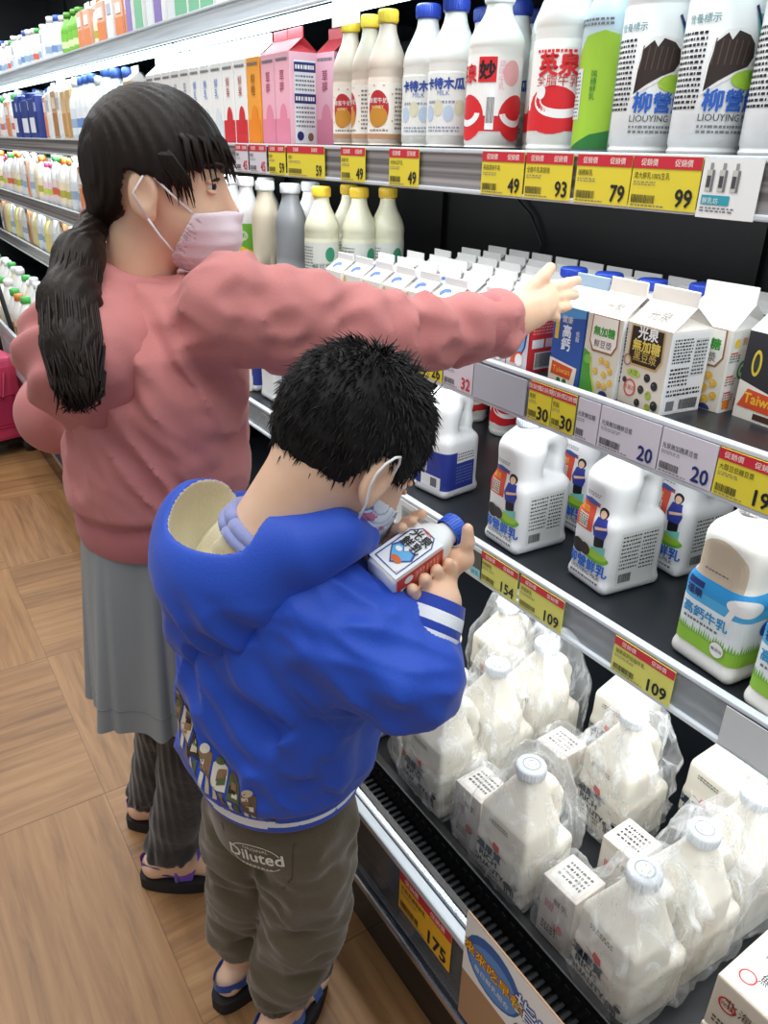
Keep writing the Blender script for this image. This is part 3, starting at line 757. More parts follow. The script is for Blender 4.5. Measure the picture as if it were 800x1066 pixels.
# carton shelf, left end
put('yb', 'yellow-capped cream bottle standing frontmost at the left end of the carton shelf', .915, 1.65, S2, .1)
put('yb', 'yellow-capped cream bottle with a round green mark right of the frontmost one', .985, 1.60, S2, .35)
put('yb', 'yellow-capped bottle peeking between the two front cream bottles', 1.03, 1.72, S2, .2)
put('yb', 'yellow-capped cream bottle farthest right and back, half hidden behind its neighbour', 1.05, 1.58, S2, .2)
put('grey', 'grey bottle beside the frontmost yellow-capped bottle', .905, 1.785, S2)
put('white', 'white-capped white bottle behind the grey bottle', 1.0, 1.86, S2)
put('cream', 'cream bottle left of the grey bottle', .895, 1.905, S2)
put('gl', 'white bottle with green and yellow wrap right before the mask, nearer the cream bottle', .895, 2.02, S2, .1)
put('gl', 'white bottle with green and yellow wrap partly behind the girl\'s mask', .90, 2.13, S2, .0)
put('white', 'plain white bottle peeking above the girl\'s mask', .99, 2.10, S2)

# ---------------------------------------------------------------- cartons
def carton(name, cat, w, d, eave, ridge, fin, side, front, roof, artf=None, arts=None, roofart=None):
    """gable-top carton: w along Y, d along X; ridge runs along Y"""
    t = thing(name, '', cat); b = MB(); b.box((-d / 2, -w / 2, 0), (d / 2, w / 2, eave), side, .0012)
    e = .0004
    if front is not side: b.add([(-d / 2 - e, w / 2 - .001, .001), (-d / 2 - e, -w / 2 + .001, .001), (-d / 2 - e, -w / 2 + .001, eave), (-d / 2 - e, w / 2 - .001, eave)], [(0, 1, 2, 3)], front)
    x0, y0 = d / 2, w / 2
    vs = [(-x0, y0, eave), (-x0, -y0, eave), (x0, -y0, eave), (x0, y0, eave), (-.0015, y0, ridge), (-.0015, -y0, ridge), (.0015, -y0, ridge), (.0015, y0, ridge), (0, -y0 * .55, eave + (ridge - eave) * .55), (0, y0 * .55, eave + (ridge - eave) * .55)]
    b.add(vs, [(0, 1, 5, 4), (2, 3, 7, 6)], roof)
    b.add(vs, [(1, 2, 8), (1, 8, 5), (2, 6, 8), (5, 8, 6), (3, 0, 9), (0, 4, 9), (3, 9, 7), (4, 7, 9)], roof)
    b.build('body', t)
    MB().box((-.0018, -w * .49, ridge - .001), (.0018, w * .49, fin), roof, .0015).build('fin', t)
    a = MB()
    if artf: artf(a.art(map_front(-d / 2 - .0004, 0, 0)), w, eave)
    if arts: arts(a.art(lambda u, v, l: (u, -w / 2 - l, v)), d, eave)
    if roofart: roofart(a.art(map_plane((-d / 2, 0, eave), (0, -1, 0), tuple((Vector((d / 2 - .0015, 0, ridge - eave))).normalized()))), w, math.hypot(d / 2, ridge - eave))
    if a.v: a.build('printing', t)
    return Proto(t)
PAPER = M('f0ece4', .5); PAPERW = M('f4f4f2', .45); BEIGE = M('ddd3c4', .5)
def side_info(A, d, e):
    A.rect(-d * .47, e * .02, d * .47, e * .96, M('eceef0', .5), 0)
    A.greek(-d * .42, e * .62, d * .05, e * .92, INK, 8, 2, .5, 21); A.rect(d * .10, e * .45, d * .42, e * .90, M('d5d8da', .5), 1); A.greek(d * .11, e * .46, d * .41, e * .89, INK, 10, 2, .4, 22)
    A.greek(-d * .42, e * .34, d * .05, e * .58, INK, 5, 2, .5, 23); A.greek(-d * .42, e * .22, d * .42, e * .32, INK, 2, 2, .5, 24)
    A.bars(-d * .05, e * .05, d * .40, e * .18, INK, 2); A.rect(-d * .38, e * .05, -d * .18, e * .17, GRY, 1)
def art_bb(A, w, e):
    A.poly([(-w * .40, e * .98), (w * .36, e * .98), (w * .38, e * .62), (w * .28, e * .50), (-w * .30, e * .50), (-w * .40, e * .62)], M('c9a76a', .5), 1)
    A.poly([(-w * .37, e * .97), (w * .33, e * .97), (w * .35, e * .63), (w * .26, e * .525), (-w * .27, e * .525), (-w * .37, e * .63)], M('2a211c', .5), 2)
    A.text('光泉', 0, e * .85, w * .23, WHT, 3, bold=.0006); A.text('無加糖', 0, e * .70, w * .21, M('e3c95e', .5), 3, bold=.0005); A.text('黑豆漿', 0, e * .575, w * .18, M('d8bb62', .5), 3)
    r = random.Random(5)
    for u, v, s, c in [(.12, .40, .07, '2b2a2c'), (.30, .33, .075, '26282c'), (.02, .24, .07, '2e2b2a'), (.20, .20, .07, '9aae3a'), (.36, .10, .08, '262a2c'), (-.02, .07, .065, '2a2a2a'), (.22, .06, .06, 'a8b23c'), (-.38, .30, .05, '33302e')]:
        A.ell(u * w, v * e, s * w, s * w * 1.05, M(c, .4), 2, n=14); A.ell(u * w - s * w * .3, v * e + s * w * .3, s * w * .25, s * w * .2, M('6a6c70', .4), 3, n=8)
    A.ring(-w * .24, e * .22, w * .14, w * .15, w * .025, M('d0403c', .5), 2); A.text('非基改', -w * .24, e * .20, w * .09, M('d0403c', .5), 3); A.ell(-w * .2, e * .41, w * .16, w * .07, M('b8c85a', .5), 2); A.text('大豆', -w * .2, e * .39, w * .10, DGRN, 3)
    A.ring(-w * .38, e * .55, w * .09, w * .10, w * .02, M('a0643c', .5), 3)
def art_yb2(A, w, e):
    A.poly([(-w * .34, e * 1.0), (w * .40, e * 1.0), (w * .42, e * .66), (w * .30, e * .54), (-w * .26, e * .54), (-w * .36, e * .66)], M('9a6a44', .5), 1)
    A.poly([(-w * .31, e * .99), (w * .37, e * .99), (w * .39, e * .67), (w * .28, e * .565), (-w * .23, e * .565), (-w * .33, e * .67)], PAPER, 2)
    A.text('無加糖', w * .03, e * .76, w * .20, M('3f9a3a', .5), 3, bold=.0005); A.text('鮮豆漿', w * .03, e * .61, w * .17, M('4a3a30', .5), 3)
    A.poly([(-w * .49, 0), (-w * .05, 0), (-w * .22, e * .25), (-w * .30, e * .50), (-w * .49, e * .55)], M('4f9a3c', .5), 1); A.poly([(-w * .05, 0), (w * .0, 0), (-w * .18, e * .25), (-w * .26, e * .5), (-w * .30, e * .5), (-w * .22, e * .25)], M('c9d23c', .5), 2)
    for u, v in [(.05, .45), (.22, .43), (-.08, .30), (.16, .28), (.32, .35), (.06, .14), (.22, .14), (.36, .20)]: A.ell(u * w, v * e, .07 * w, .068 * w, M('e2b23c', .45), 3, n=14); A.ell(u * w - .02 * w, v * e + .02 * w, .02 * w, .018 * w, M('f2d88a', .45), 4, n=8)
    A.ell(-w * .34, e * .42, w * .10, w * .10, M('7cb84a', .5), 3); A.ell(w * .22, e * .02, w * .13, w * .09, NAVY, 4, a0=0, a1=PI)
def roof_gq(A, w, L): A.text('光泉', 0, L * .28, w * .24, M('8e8a86', .5), 3)
def art_blu(A, w, e):
    A.rect(-w * .49, 0, w * .49, e, M('2b58a8', .45), 1); A.poly([(-w * .49, e * .82), (w * .49, e * .9), (w * .49, e), (-w * .49, e)], M('58a0dc', .45), 2)
    A.text('健康', -w * .06, e * .80, w * .17, WHT, 3); A.text('高鈣', -w * .04, e * .62, w * .30, M('dfe9f4', .45), 3, vert=True, bold=.0007); A.text('低脂', w * .30, e * .66, w * .12, WHT, 3, vert=True); A.rect(-w * .42, e * .56, -w * .30, e * .84, M('d8b84a', .45), 3)
    A.poly([(-w * .49, 0), (w * .36, 0), (w * .40, e * .24), (-w * .49, e * .30)], M('f4ead8', .5), 4); A.poly([(-w * .42, e * .08), (w * .22, e * .06), (w * .28, e * .22), (-w * .40, e * .26)], M('d8502c', .5), 5); A.text('Taiwan', -w * .08, e * .12, w * .20, M('f7c23a', .5), 6)
    A.ell(-w * .14, e * .02, w * .07, w * .06, DGRN, 5); A.ell(w * .05, e * .02, w * .07, w * .06, DGRN, 5)
def art_heart(A, w, e):
    A.rect(-w * .49, 0, w * .49, e, M('d9d3da', .5), 1)
    hp = [(.0, .15), (.30, .48), (.34, .70), (.22, .82), (.08, .78), (.0, .66), (-.08, .78), (-.22, .82), (-.34, .70), (-.30, .48)]
    A.poly([(u * w * 1.22, (v - .5) * e * 1.15 + e * .5) for u, v in hp], M('2a4b9c', .5), 2); A.poly([(u * w, v * e) for u, v in hp], M('6fb4e6', .5), 3)
    A.poly([(-w * .3, e * .14), (w * .1, e * .16), (w * .25, e * .4), (-w * .2, e * .34)], M('d4562c', .5), 4); A.ell(w * .12, e * .22, w * .18, e * .12, WHT, 5); A.ring(0, e * .56, w * .16, e * .10, w * .04, WHT, 5, a0=.2, a1=2.4)
def side_red(A, d, e):
    A.rect(-d * .49, 0, d * .49, e, M('cf3330', .45), 1); A.greek(-d * .4, e * .70, d * .4, e * .92, M('e99a90', .5), 4, 2, .5, 31); A.rect(-d * .4, e * .46, 0, e * .62, PAPERW, 2); A.rect(d * .06, e * .46, d * .42, e * .62, M('f0c9c0', .5), 2); A.rect(-d * .28, e * .06, d * .36, e * .38, PAPERW, 2); A.bars(-d * .24, e * .10, d * .32, e * .36, INK, 3)
def art_51(A, w, e):
    A.rect(-w * .49, 0, w * .49, e, M('2c2c30', .45), 1); A.poly([(-w * .49, 0), (w * .49, 0), (w * .49, e * .30), (-w * .49, e * .44)], M('efe9dd', .5), 2)
    A.text('牛濃', w * .16, e * .76, w * .28, WHT, 3, vert=True, bold=.0006); A.text('5.1', w * .26, e * .42, w * .22, WHT, 3); A.ell(-w * .24, e * .66, w * .09, e * .15, M('d9c23c', .5), 3); A.ell(-w * .24, e * .66, w * .05, e * .11, M('3a3a30', .5), 4)
    A.poly([(-w * .44, e * .14), (w * .44, e * .12), (w * .46, e * .32), (-w * .30, e * .36)], M('d8502c', .5), 4); A.text('Taiwan', 0, e * .20, w * .24, M('f7c23a', .5), 5, bold=.0005); A.rect(-w * .1, e * .03, w * .25, e * .10, M('4a3026', .5), 4)
def side_wh(A, d, e):
    A.rect(-d * .48, 0, d * .48, e * .98, M('eff0ec', .5), 0)
    A.ell(-d * .02, e * .50, d * .17, d * .17, M('f4f6ee', .5), 2); A.ring(-d * .02, e * .50, d * .17, d * .17, d * .05, M('3f8f4a', .5), 3); A.rect(-d * .10, e * .47, d * .06, e * .54, M('3f8f4a', .5), 4)
    A.text('營養滿分', d * .08, e * .82, d * .14, M('e08030', .5), 3); A.ell(-d * .34, e * .84, d * .07, d * .08, YLW, 3); A.rect(d * .1, e * .93, d * .46, e * .99, M('58a83c', .5), 3)
    for (u, v) in [(-.32, .66), (.22, .68), (-.32, .38), (.25, .36), (-.30, .18)]: A.greek((u - .14) * d, (v - .05) * e, (u + .14) * d, (v + .05) * e, M('a04a3a' if v < .5 else '6a6a6a', .5), 3, 2, .5, int(v * 50)); A.rect((u - .14) * d, (v + .055) * e, (u + .06) * d, (v + .075) * e, M('d84a3c', .5), 2)
    A.rect(-d * .42, e * .04, -d * .22, e * .15, ORG, 3); A.rect(-d * .08, e * .05, d * .12, e * .15, M('c8423c', .5), 3); A.rect(d * .22, e * .04, d * .42, e * .15, M('55585c', .5), 3)
CT = {
    'bb': carton('soy_milk_carton', 'carton', .080, .074, .112, .140, .160, PAPERW, M('d9cfc0', .5), PAPER, art_bb, side_info, roof_gq),
    'yb': carton('soy_milk_carton', 'carton', .069, .074, .112, .140, .160, PAPERW, M('d9d3c2', .5), PAPER, art_yb2, side_info, roof_gq),
    'blu': carton('milk_carton', 'carton', .066, .074, .112, .138, .156, M('2b58a8', .45), M('2b58a8', .45), M('b8cfe2', .45), art_blu, side_info),
    'wh': carton('soy_milk_carton', 'carton', .080, .080, .112, .142, .164, PAPERW, M('e4dccd', .5), PAPERW, art_yb2, side_wh),
    'b51': carton('milk_carton', 'carton', .080, .078, .115, .142, .162, M('e8e2d6', .5), M('2c2c30', .5), PAPERW, art_51, side_info),
    'heart': carton('milk_box', 'carton', .048, .062, .085, .100, .112, M('cf3330', .45), PAPERW, PAPER, art_heart, side_red),
}
def art_small(A, w, e):
    A.text('鮮乳', 0, e * .52, w * .26, M('3a5a9a', .5), 2); A.greek(-w * .4, e * .1, w * .4, e * .4, M('8aa0b8', .5), 4, 1, .45, 41); A.rect(-w * .47, 0, -w * .36, e * .95, M('d9c27a', .5), 1)
def side_small(A, d, e):
    A.ell(0, e * .55, d * .30, e * .26, M('b8cad8', .5), 1); A.greek(-d * .4, e * .1, d * .4, e * .3, GRY, 3, 1, .5, 43); A.text('milk', -d * .2, e * .6, d * .2, INK, 2)
def roof_small(A, w, L): A.ell(-w * .1, L * .45, w * .22, L * .28, M('3c68b4', .5), 1, a0=.3, a1=4.4)
def roof_green(A, w, L): A.rect(-w * .42, L * .15, w * .42, L * .7, M('2f7a58', .5), 1); A.rect(w * .1, L * .15, w * .42, L * .7, M('c8a878', .5), 2)
CT['small'] = carton('small_milk_carton', 'carton', .064, .064, .078, .098, .112, PAPER, PAPER, PAPERW, art_small, side_small, roof_small)
CT['small2'] = carton('small_milk_carton', 'carton', .064, .064, .078, .098, .112, PAPERW, PAPERW, PAPERW, art_small, side_small, None)
CT['smallg'] = carton('small_milk_carton', 'carton', .064, .064, .078, .098, .112, M('d9dccf', .5), PAPER, PAPERW, None, side_small, roof_green)
def ct(kind, label, x, y, z=S2, rz=0., group=None): return CT[kind].place(label, (x, y, z), rz, group)
ct('b51', 'black and white carton with 5.1 at the right edge of the carton shelf', .986, .530, rz=-.10)
ct('wh', 'white soy carton showing its side with a round green mark beside the black-bean carton', .976, .628, rz=.02)
ct('wh', 'tall-looking white carton behind the black 5.1 carton', 1.085, .56, rz=.05)
ct('bb', 'beige soy carton with black shield and black beans, front row', .896, .655, rz=-.10)
ct('yb', 'beige soy carton with yellow beans and green corner', .896, .733, rz=-.06)
ct('blu', 'blue high-calcium milk carton in front of the girl\'s fingertips', .900, .803, rz=-.04)
for k, (x, y, l) in enumerate([(.875, .890, 'red milk box with blue heart nearest the blue carton'), (.875, .939, 'red milk box with blue heart second from the blue carton'), (.876, .988, 'red milk box with blue heart farthest from the blue carton, under the girl\'s wrist')]):
    ct('heart', l, x, y)
for k, (y, l) in enumerate([(1.478, 'first small milk carton beside the yellow-capped bottle, front row'), (1.402, 'second small milk carton from the yellow-capped bottle, front row'), (1.328, 'third small milk carton from the yellow-capped bottle, front row'), (1.252, 'fourth small milk carton from the yellow-capped bottle, front row')]):
    ct('small', l, .878, y, rz=.02 * (k % 2))
for j, y in enumerate((1.176, 1.10)): ct('small', 'small white milk carton low behind the girl\'s sleeve near the middle of the shelf', .88, y, group='small cartons behind the sleeve')
r_ = random.Random(4)
for i, x in enumerate((.958, 1.036, 1.114, 1.192, 1.27)):
    for j in range(14):
        y = 1.44 - j * .0745 + r_.uniform(-.004, .004)
        if x < 1.0 and y < .92: continue
        if x < 1.13 and y < .68: continue
        if x < 1.1 and y > 1.50: continue
        kind = 'smallg' if (y < .86 and i in (2, 3, 4) and (i + j) % 2) else ('small2' if (i + j) % 3 else 'small')
        lb = {'smallg': 'small carton with dark green roof at the back of the carton shelf', 'small2': 'plain white small carton at the back of the carton shelf', 'small': 'small carton with blue roof arc at the back of the carton shelf'}[kind]
        ct(kind, lb, x + r_.uniform(-.004, .004), y, rz=r_.uniform(-.05, .05), group=lb.replace('small carton', 'small cartons'))
# blue caps of the bottles behind the girl's fingers
BOT['cap'] = bottle('milk_bottle', '', 'bottle', .030, .150, MILKB, M('2f4fc0', .35), None, neck=.6, straight=.6, capr=.021)
for k, (x, y, l) in enumerate([(.965, .905, 'short blue-capped bottle behind the girl\'s thumb'), (.975, .84, 'short blue-capped bottle behind the girl\'s fingers'), (.985, .765, 'short blue-capped bottle behind the yellow-bean carton'), (1.02, .70, 'short blue-capped bottle behind the black-bean carton')]):
    put('cap', l, x, y, S2)

# tall cartons on the upper shelf, left part
def tall(front, side, roof, artf=None, arts=None): return carton('tall_carton', 'carton', .068, .070, .185, .212, .232, side, front, roof, artf, arts)
def t_strip(c1, c2, txt):
    def f(A, w, e):
        A.rect(-w * .49, 0, w * .49, e * .32, c1, 1); A.ell(w * .06, e * .32, w * .26, e * .16, c1, 2); A.text(txt, 0, e * .72, w * .34, c2, 3, vert=True); A.greek(-w * .4, e * .9, w * .4, e * .96, GRY, 1, 2)
    return f
def t_panel(A, d, e):
    A.rect(-d * .34, e * .06, d * .40, e * .92, M('eceff2', .5), 1)
    for v in (.80, .48): A.rect(-d * .34, e * v, d * .40, e * (v + .10), NAVY, 2); A.greek(-d * .3, e * (v + .02), d * .36, e * (v + .08), WHT, 1, 3, .7, 5)
    A.greek(-d * .3, e * .60, d * .36, e * .78, GRY, 4, 2, .45, 51); A.greek(-d * .3, e * .22, d * .36, e * .46, GRY, 5, 2, .45, 52); A.ell(-d * .16, e * .14, d * .12, d * .13, NAVY, 3); A.ell(d * .2, e * .13, d * .10, d * .12, M('8a6a52', .5), 3)
CT['tpink'] = tall(M('efb3c4', .5), M('f1bccb', .5), M('c7444c', .5), t_strip(M('e58aa4', .5), M('a03050', .5), '草莓'), t_panel)
CT['torange'] = tall(M('f2a33a', .5), M('f2a33a', .5), PAPERW, t_strip(M('ee8a20', .5), M('7a4a1c', .5), '柳橙'), None)
CT['tred'] = tall(PAPERW, PAPERW, PAPERW, t_strip(M('d22c34', .5), M('b04a4a', .5), '鮮果'), None)
CT['tblue'] = tall(PAPERW, PAPERW, PAPERW, t_strip(M('dfe8ee', .5), M('4a7ac0', .5), '鮮乳'), None)
CT['twhite'] = tall(M('e8e6e4', .5), PAPERW, PAPERW, t_strip(M('d9c9d4', .5), M('7a6a9a', .5), '豆奶'), None)
ct('tpink', 'pink tall carton with navy-headed white panel, front of the upper shelf', .885, 1.700, S1)
ct('tpink', 'pink tall carton right of the panelled one, half behind the honey bottle', .955, 1.64, S1, .1)
ct('tpink', 'pink tall carton left of the panelled one', .888, 1.775, S1)
ct('torange', 'bright orange tall carton beside the pink ones', .885, 1.848, S1)
ct('tred', 'white tall carton with red base, next to the orange carton', .885, 1.921, S1)
ct('tred', 'white tall carton with red base, second from the orange carton', .885, 1.994, S1)
for k in range(3): ct('tblue', 'white tall carton with pale blue lettering left of the red-based ones', .885, 2.067 + k * .073, S1, group='white tall cartons with blue lettering')
for k in range(5): ct('twhite', 'white tall carton with violet lettering above the girl\'s fringe', .885, 2.286 + k * .073, S1, group='white tall cartons with violet lettering')
for k in range(9): ct('tblue' if k % 2 else 'twhite', 'white tall carton in the second row of the upper shelf', .965, 1.86 + k * .085, S1, group='tall cartons in the second row')

# ---------------------------------------------------------------- handled jugs
def jug_fn(hx, hy, H, cx=-.016):
    s = H / .25
    def f(p):
        lo = rbox(p, (0, 0, .066 * s), (hx, hy, .066 * s), .017)
        hb_ = hx * .53; up = rbox(p, (-hx + hb_ + .0005, 0, .136 * s), (hb_, hy - .007, .072 * s), .027)
        nk = cone(p, (-hx + .038, 0, .188 * s), (-hx + .040, 0, .226 * s), .034, .016)
        ft = rbox(p, (0, 0, .012 * s), (hx + .0012, hy + .0012, .012 * s), .010)
        d = smin(smin(smin(lo, ft, .004), up, .012), nk, .022)
        hd = chain(p * np.array([1, .55, 1]), [(-hx + .05, 0, .203 * s), (hx - .034, 0, .204 * s), (hx - .016, 0, .186 * s), (hx - .0145, 0, .150 * s), (hx - .016, 0, .115 * s)], [.017, .016, .0145, .014, .0165], .012)
        hd = smax(hd, np.abs(p[:, 1]) - .0275, .006)
        d = smin(d, hd, .006)
        return d
    return f
def jug_square_fn(hx, hy, H):
    """square-shouldered jug: flat front, pyramid shoulder to a wide neck, loop handle at the back"""
    s = H / .25; nx = -.010
    def f(p):
        lo = rbox(p, (0, 0, .052 * s), (hx, hy, .052 * s), .012); z = p[:, 2]
        xr = .016; cx, wx = (xr - hx) / 2, (xr + hx) / 2
        t = np.clip((z - .152 * s) / (.068 * s), 0, 1.15); q0 = p[:, 0] - (cx + (nx - cx) * t)
        fx, fy = wx + (.015 - wx) * t, (hy - .001) + (.015 - hy) * t
        up = np.maximum(np.abs(q0) - fx, np.abs(p[:, 1]) - fy) * .66
        up = smax(up, smax(z - .216 * s, .04 * s - z, .004), .010)
        d = smin(lo, up, .008)
        d = smin(d, cone(p, (nx, 0, .19 * s), (nx, 0, .226 * s), .018, .0165), .010)
        hd = chain(p * np.array([1, .6, 1]), [(nx + .006, 0, .192 * s), (hx - .028, 0, .182 * s), (hx - .0135, 0, .160 * s), (hx - .0125, 0, .130 * s), (hx - .014, 0, .09 * s)], [.015, .0135, .0125, .0125, .014], .010)
        hd = smax(hd, np.abs(p[:, 1]) - .020, .006)
        return smin(d, hd, .006)
    return f
def jug(name, cat, hx, hy, H, body, capc, art, caplogo=False, capr=.020, square=False):
    t = thing(name, '', cat); s = H / .25
    b = sdf_mesh((jug_square_fn if square else jug_fn)(hx, hy, H), (-hx - .02, -hy - .02, -.01), (hx + .02, hy + .02, H + .01), .004, 'body', body, t, coarse=3)
    x = -.010 if square else -hx + .040; z = .224 * s; c = MB()
    c.lathe([(.0165, z - .012), (.0165, z)], body, 20, (x, 0, 0)); 
    c.lathe([(capr * .99, z), (capr, z + .002), (capr, z + .013), (capr * .93, z + .016), (.004, z + .016)], capc, 28, (x, 0, 0))
    for k in range(30):
        a = 2 * PI * k / 30; c.box((x + capr * math.cos(a) - .0006, capr * math.sin(a) - .0006, z + .002), (x + capr * math.cos(a) + .0006, capr * math.sin(a) + .0006, z + .0125), capc)
    if caplogo:
        A = c.art(map_plane((x, 0, z + .016), (0, -1, 0), (1, 0, 0))); A.ring(0, 0, .0125, .0125, .0008, M('50565c', .5), 1); A.text('牛', 0, -.006, .015, M('3a4046', .5), 2)
    c.build('cap', t)
    if art:
        a = MB(); A = a.art(map_on(b, map_rrect(hx, hy, .017))); A.step = .005; A.bothways = True; art(A, hx, hy, s); a.build('label', t)
    return Proto(t)
def art_liou(A, hx, hy, s):
    sd = hy + hx - .034 + .027
    A.rect(-hy + .006, .100, .004, .146, M('d8523c', .5), 1); A.rect(-hy + .006, .146, .012, .150, M('c23a3a', .5), 2); A.poly([(-hy + .006, .150), (.0, .146), (.014, .152), (-.01, .156)], M('3a56a0', .5), 3)
    A.text('自然', -.02, .131, .012, YLW, 3); A.rect(-.030, .103, -.008, .126, M('e8e2d4', .5), 3); A.greek(-.029, .105, -.009, .125, M('5a5a5a', .5), 5, 4, .6, 61)
    # woman in a blue shirt printed on the label
    A.poly([(.012, .132), (.030, .132), (.036, .112), (.032, .098), (.010, .098), (.006, .112)], M('2f3f9a', .5), 3); A.ell(.021, .140, .008, .010, M('1c1a1a', .5), 3); A.ell(.021, .138, .0055, .007, SKIN_P, 4); A.rect(.012, .080, .032, .100, BLK, 2); A.poly([(.010, .114), (.034, .120), (.034, .116), (.012, .109)], SKIN_P, 5)
    A.ell(.014, .062, .030, .010, GRN, 2); A.ell(.018, .066, .022, .008, LIME, 3); A.poly([(.004, .076), (.036, .086), (.036, .070), (.014, .070)], TEAL, 3)
    A.ell(-.024, .066, .015, .013, M('2a2422', .5), 4); A.ell(-.008, .066, .012, .011, M('3a302c', .5), 4); A.ell(-.036, .070, .006, .006, BLK, 5)
    A.text('柳營鮮乳', 0, .034, .0225, M('2f6fd0', .5), 5, bold=.0006); A.text('LIOUYING MILK', 0, .024, .0095, INK, 5); A.greek(-.034, .014, .034, .021, GRY, 1, 3, .5, 62)
    A.greek(-.02, .16, .012, .168, GRY, 2, 2, .4)
    A.rect(sd - hx + .02, .018, sd + hx - .02, .112, M('dfe2e0', .5), 0); A.greek(sd - hx + .024, .045, sd + .002, .108, INK, 9, 2, .4, 63); A.greek(sd + .006, .04, sd + hx - .024, .108, INK, 10, 2, .4, 64); A.bars(sd - hx + .026, .022, sd - .008, .038, INK, 2)
def art_bluejug(A, hx, hy, s):
    sd = hy + hx - .034 + .027; DB = M('2b3c98', .45)
    A.rect(-hy + .002, .020, sd + hx - .02, .100, DB, 1); A.rect(-.022, .020, .034, .046, WHT, 2); A.rect(sd - .02, .076, sd + hx - .02, .100, WHT, 2); A.greek(sd - .018, .08, sd + hx - .022, .098, GRY, 3, 3)
    A.text('全脂鮮乳', -.012, .082, .016, WHT, 3, vert=True); A.rect(.006, .023, .024, .042, M('6a6a70', .5), 3); A.greek(sd - .02, .03, sd + hx - .024, .07, M('7f8cc8', .5), 6, 2, .35)
def art_grass(A, hx, hy, s):
    sd = hy + hx - .034 + .027; u1 = sd + hx - .012
    A.rect(-hy + .002, .095, u1, .138, M('4fb0e4', .5), 1); A.rect(-hy + .002, .115, u1, .138, M('2f9adc', .5), 2); A.rect(-hy + .002, .045, u1, .100, M('eaf3f6', .5), 2)
    r = random.Random(3); pts = [(-hy + .002, .030)]; u = -hy + .002
    while u < u1 - .004: pts += [(u, .050), (u + .002, .058 + r.uniform(0, .010))]; u += .004
    pts += [(u1, .05), (u1, .030)]; 
    tri = [(pts[i], pts[i + 1], pts[i + 2]) for i in range(1, len(pts) - 3, 2)]
    A.rect(-hy + .002, .030, u1, .051, M('93c83c', .5), 3)
    for a, b, c in tri: A.put([a, (c[0], a[1]), b], [(0, 1, 2)], M('7dba34', .5), 4)
    A.ell(hy - .002, .120, .026, .012, WHT, 4); A.poly([(hy - .02, .118), (hy - .012, .116), (hy - .022, .085), (hy - .032, .075), (hy - .03, .09)], WHT, 4)
    A.text('福樂', -.028, .108, .014, NAVY, 5, bold=.0004); A.rect(-.042, .122, -.014, .131, NAVY, 4); A.text('高鈣牛乳', -.004, .078, .019, M('2f9ad4', .5), 5, bold=.0005); A.greek(-.038, .066, .02, .073, GRY, 1, 4)
    A.ell(.024, .046, .0125, .0125, M('8aa84a', .5), 6); A.ell(.024, .046, .011, .011, WHT, 7); A.text('無添加', .024, .044, .006, INK, 8)
    A.ell(sd - .005, .085, .02, .014, BLUE, 5); A.ell(sd + .008, .09, .012, .010, SKY, 6)
    A.poly([(-.042, .1385), (.040, .1385)] + [(-.001 + .041 * math.cos(PI * k / 12), .160 + .040 * math.sin(PI * k / 12)) for k in range(13)], M('cbbba5', .55), 1); A.greek(-.022, .150, .016, .154, GRY, 1, 3)
def art_rich(A, hx, hy, s):
    DT = M('1f3346', .5)
    A.line([(-hy + .004, .100), (-.02, .094), (.01, .084), (hy - .004, .070)], .0012, M('9a6a58', .5), 1)
    A.poly([(-.012, .100), (.0, .098), (.002, .090), (-.006, .086), (-.013, .092)], M('c8302c', .5), 3)
    A.text('濃厚質', -.018, .071, .017, DT, 3, bold=.0008); A.text('RICH', -.018, .056, .0165, DT, 3, bold=.0007); A.text('QUALITY', -.015, .041, .015, DT, 3, bold=.0007)
    A.greek(-.038, .022, .006, .036, M('55606a', .5), 2, 2, .45, 71)
    # small black cow
    A.ell(.026, .044, .010, .007, BLK, 3); A.ell(.036, .053, .0045, .005, BLK, 3)
    for u in (.018, .022, .030, .034): A.rect(u, .026, u + .0022, .042, BLK, 3)
    A.line([(.033, .060), (.040, .062)], .0012, BLK, 3)
    A.greek(-.026, .128, .012, .138, M('6a6258', .5), 2, 2, .5, 72)
JG = {
    'liou': jug('milk_jug', 'milk jug', .060, .047, .252, MILKB, M('dfe8f2', .4), art_liou),
    'bluel': jug('milk_jug', 'milk jug', .050, .048, .250, MILKB, CAPWHITE, art_bluejug),
    'grass': jug('milk_jug', 'milk jug', .060, .052, .262, MILK, CAPWHITE, art_grass),
    'rich': jug('milk_jug', 'milk jug', .055, .048, .243, M('f0ebde', .4, 0, 0, .5, .2), M('e6ebf0', .35), art_rich, True, .0215, True),
    'plain': jug('milk_jug', 'milk jug', .050, .046, .245, MILKB, M('e9d64a', .4), None),
}
def jg(kind, label, x, y, z, rz=0., group=None): return JG[kind].place(label, (x, y, z), rz, group)
jg('liou', 'cow-label milk jug directly above the 154 tag, left one of the front pair', .918, .902, S3, -.06)
jg('liou', 'cow-label milk jug frontmost, right one of the front pair under the 20 tags', .950, .722, S3, -.13)
jg('liou', 'cow-label milk jug in the back row, right behind the frontmost one', 1.10, .700, S3, -.10)
jg('liou', 'cow-label milk jug in the back row between the two front jugs', 1.075, .895, S3, -.04)
jg('liou', 'cow-label milk jug deepest in the shelf behind the others', 1.23, .88, S3, .0)
jg('bluel', 'milk jug with a navy label beside the boy\'s face', .935, 1.165, S3, .12)
jg('grass', 'milk jug with tan panel and grass label under the yellow tag at right', .918, .480, S3, -.10)
jg('grass', 'grass-label milk jug cut by the right edge of the picture', .900, .352, S3, -.10)
jg('plain', 'plain white milk jug under the boy\'s chin, behind the held bottle', .93, 1.37, S3, .0)
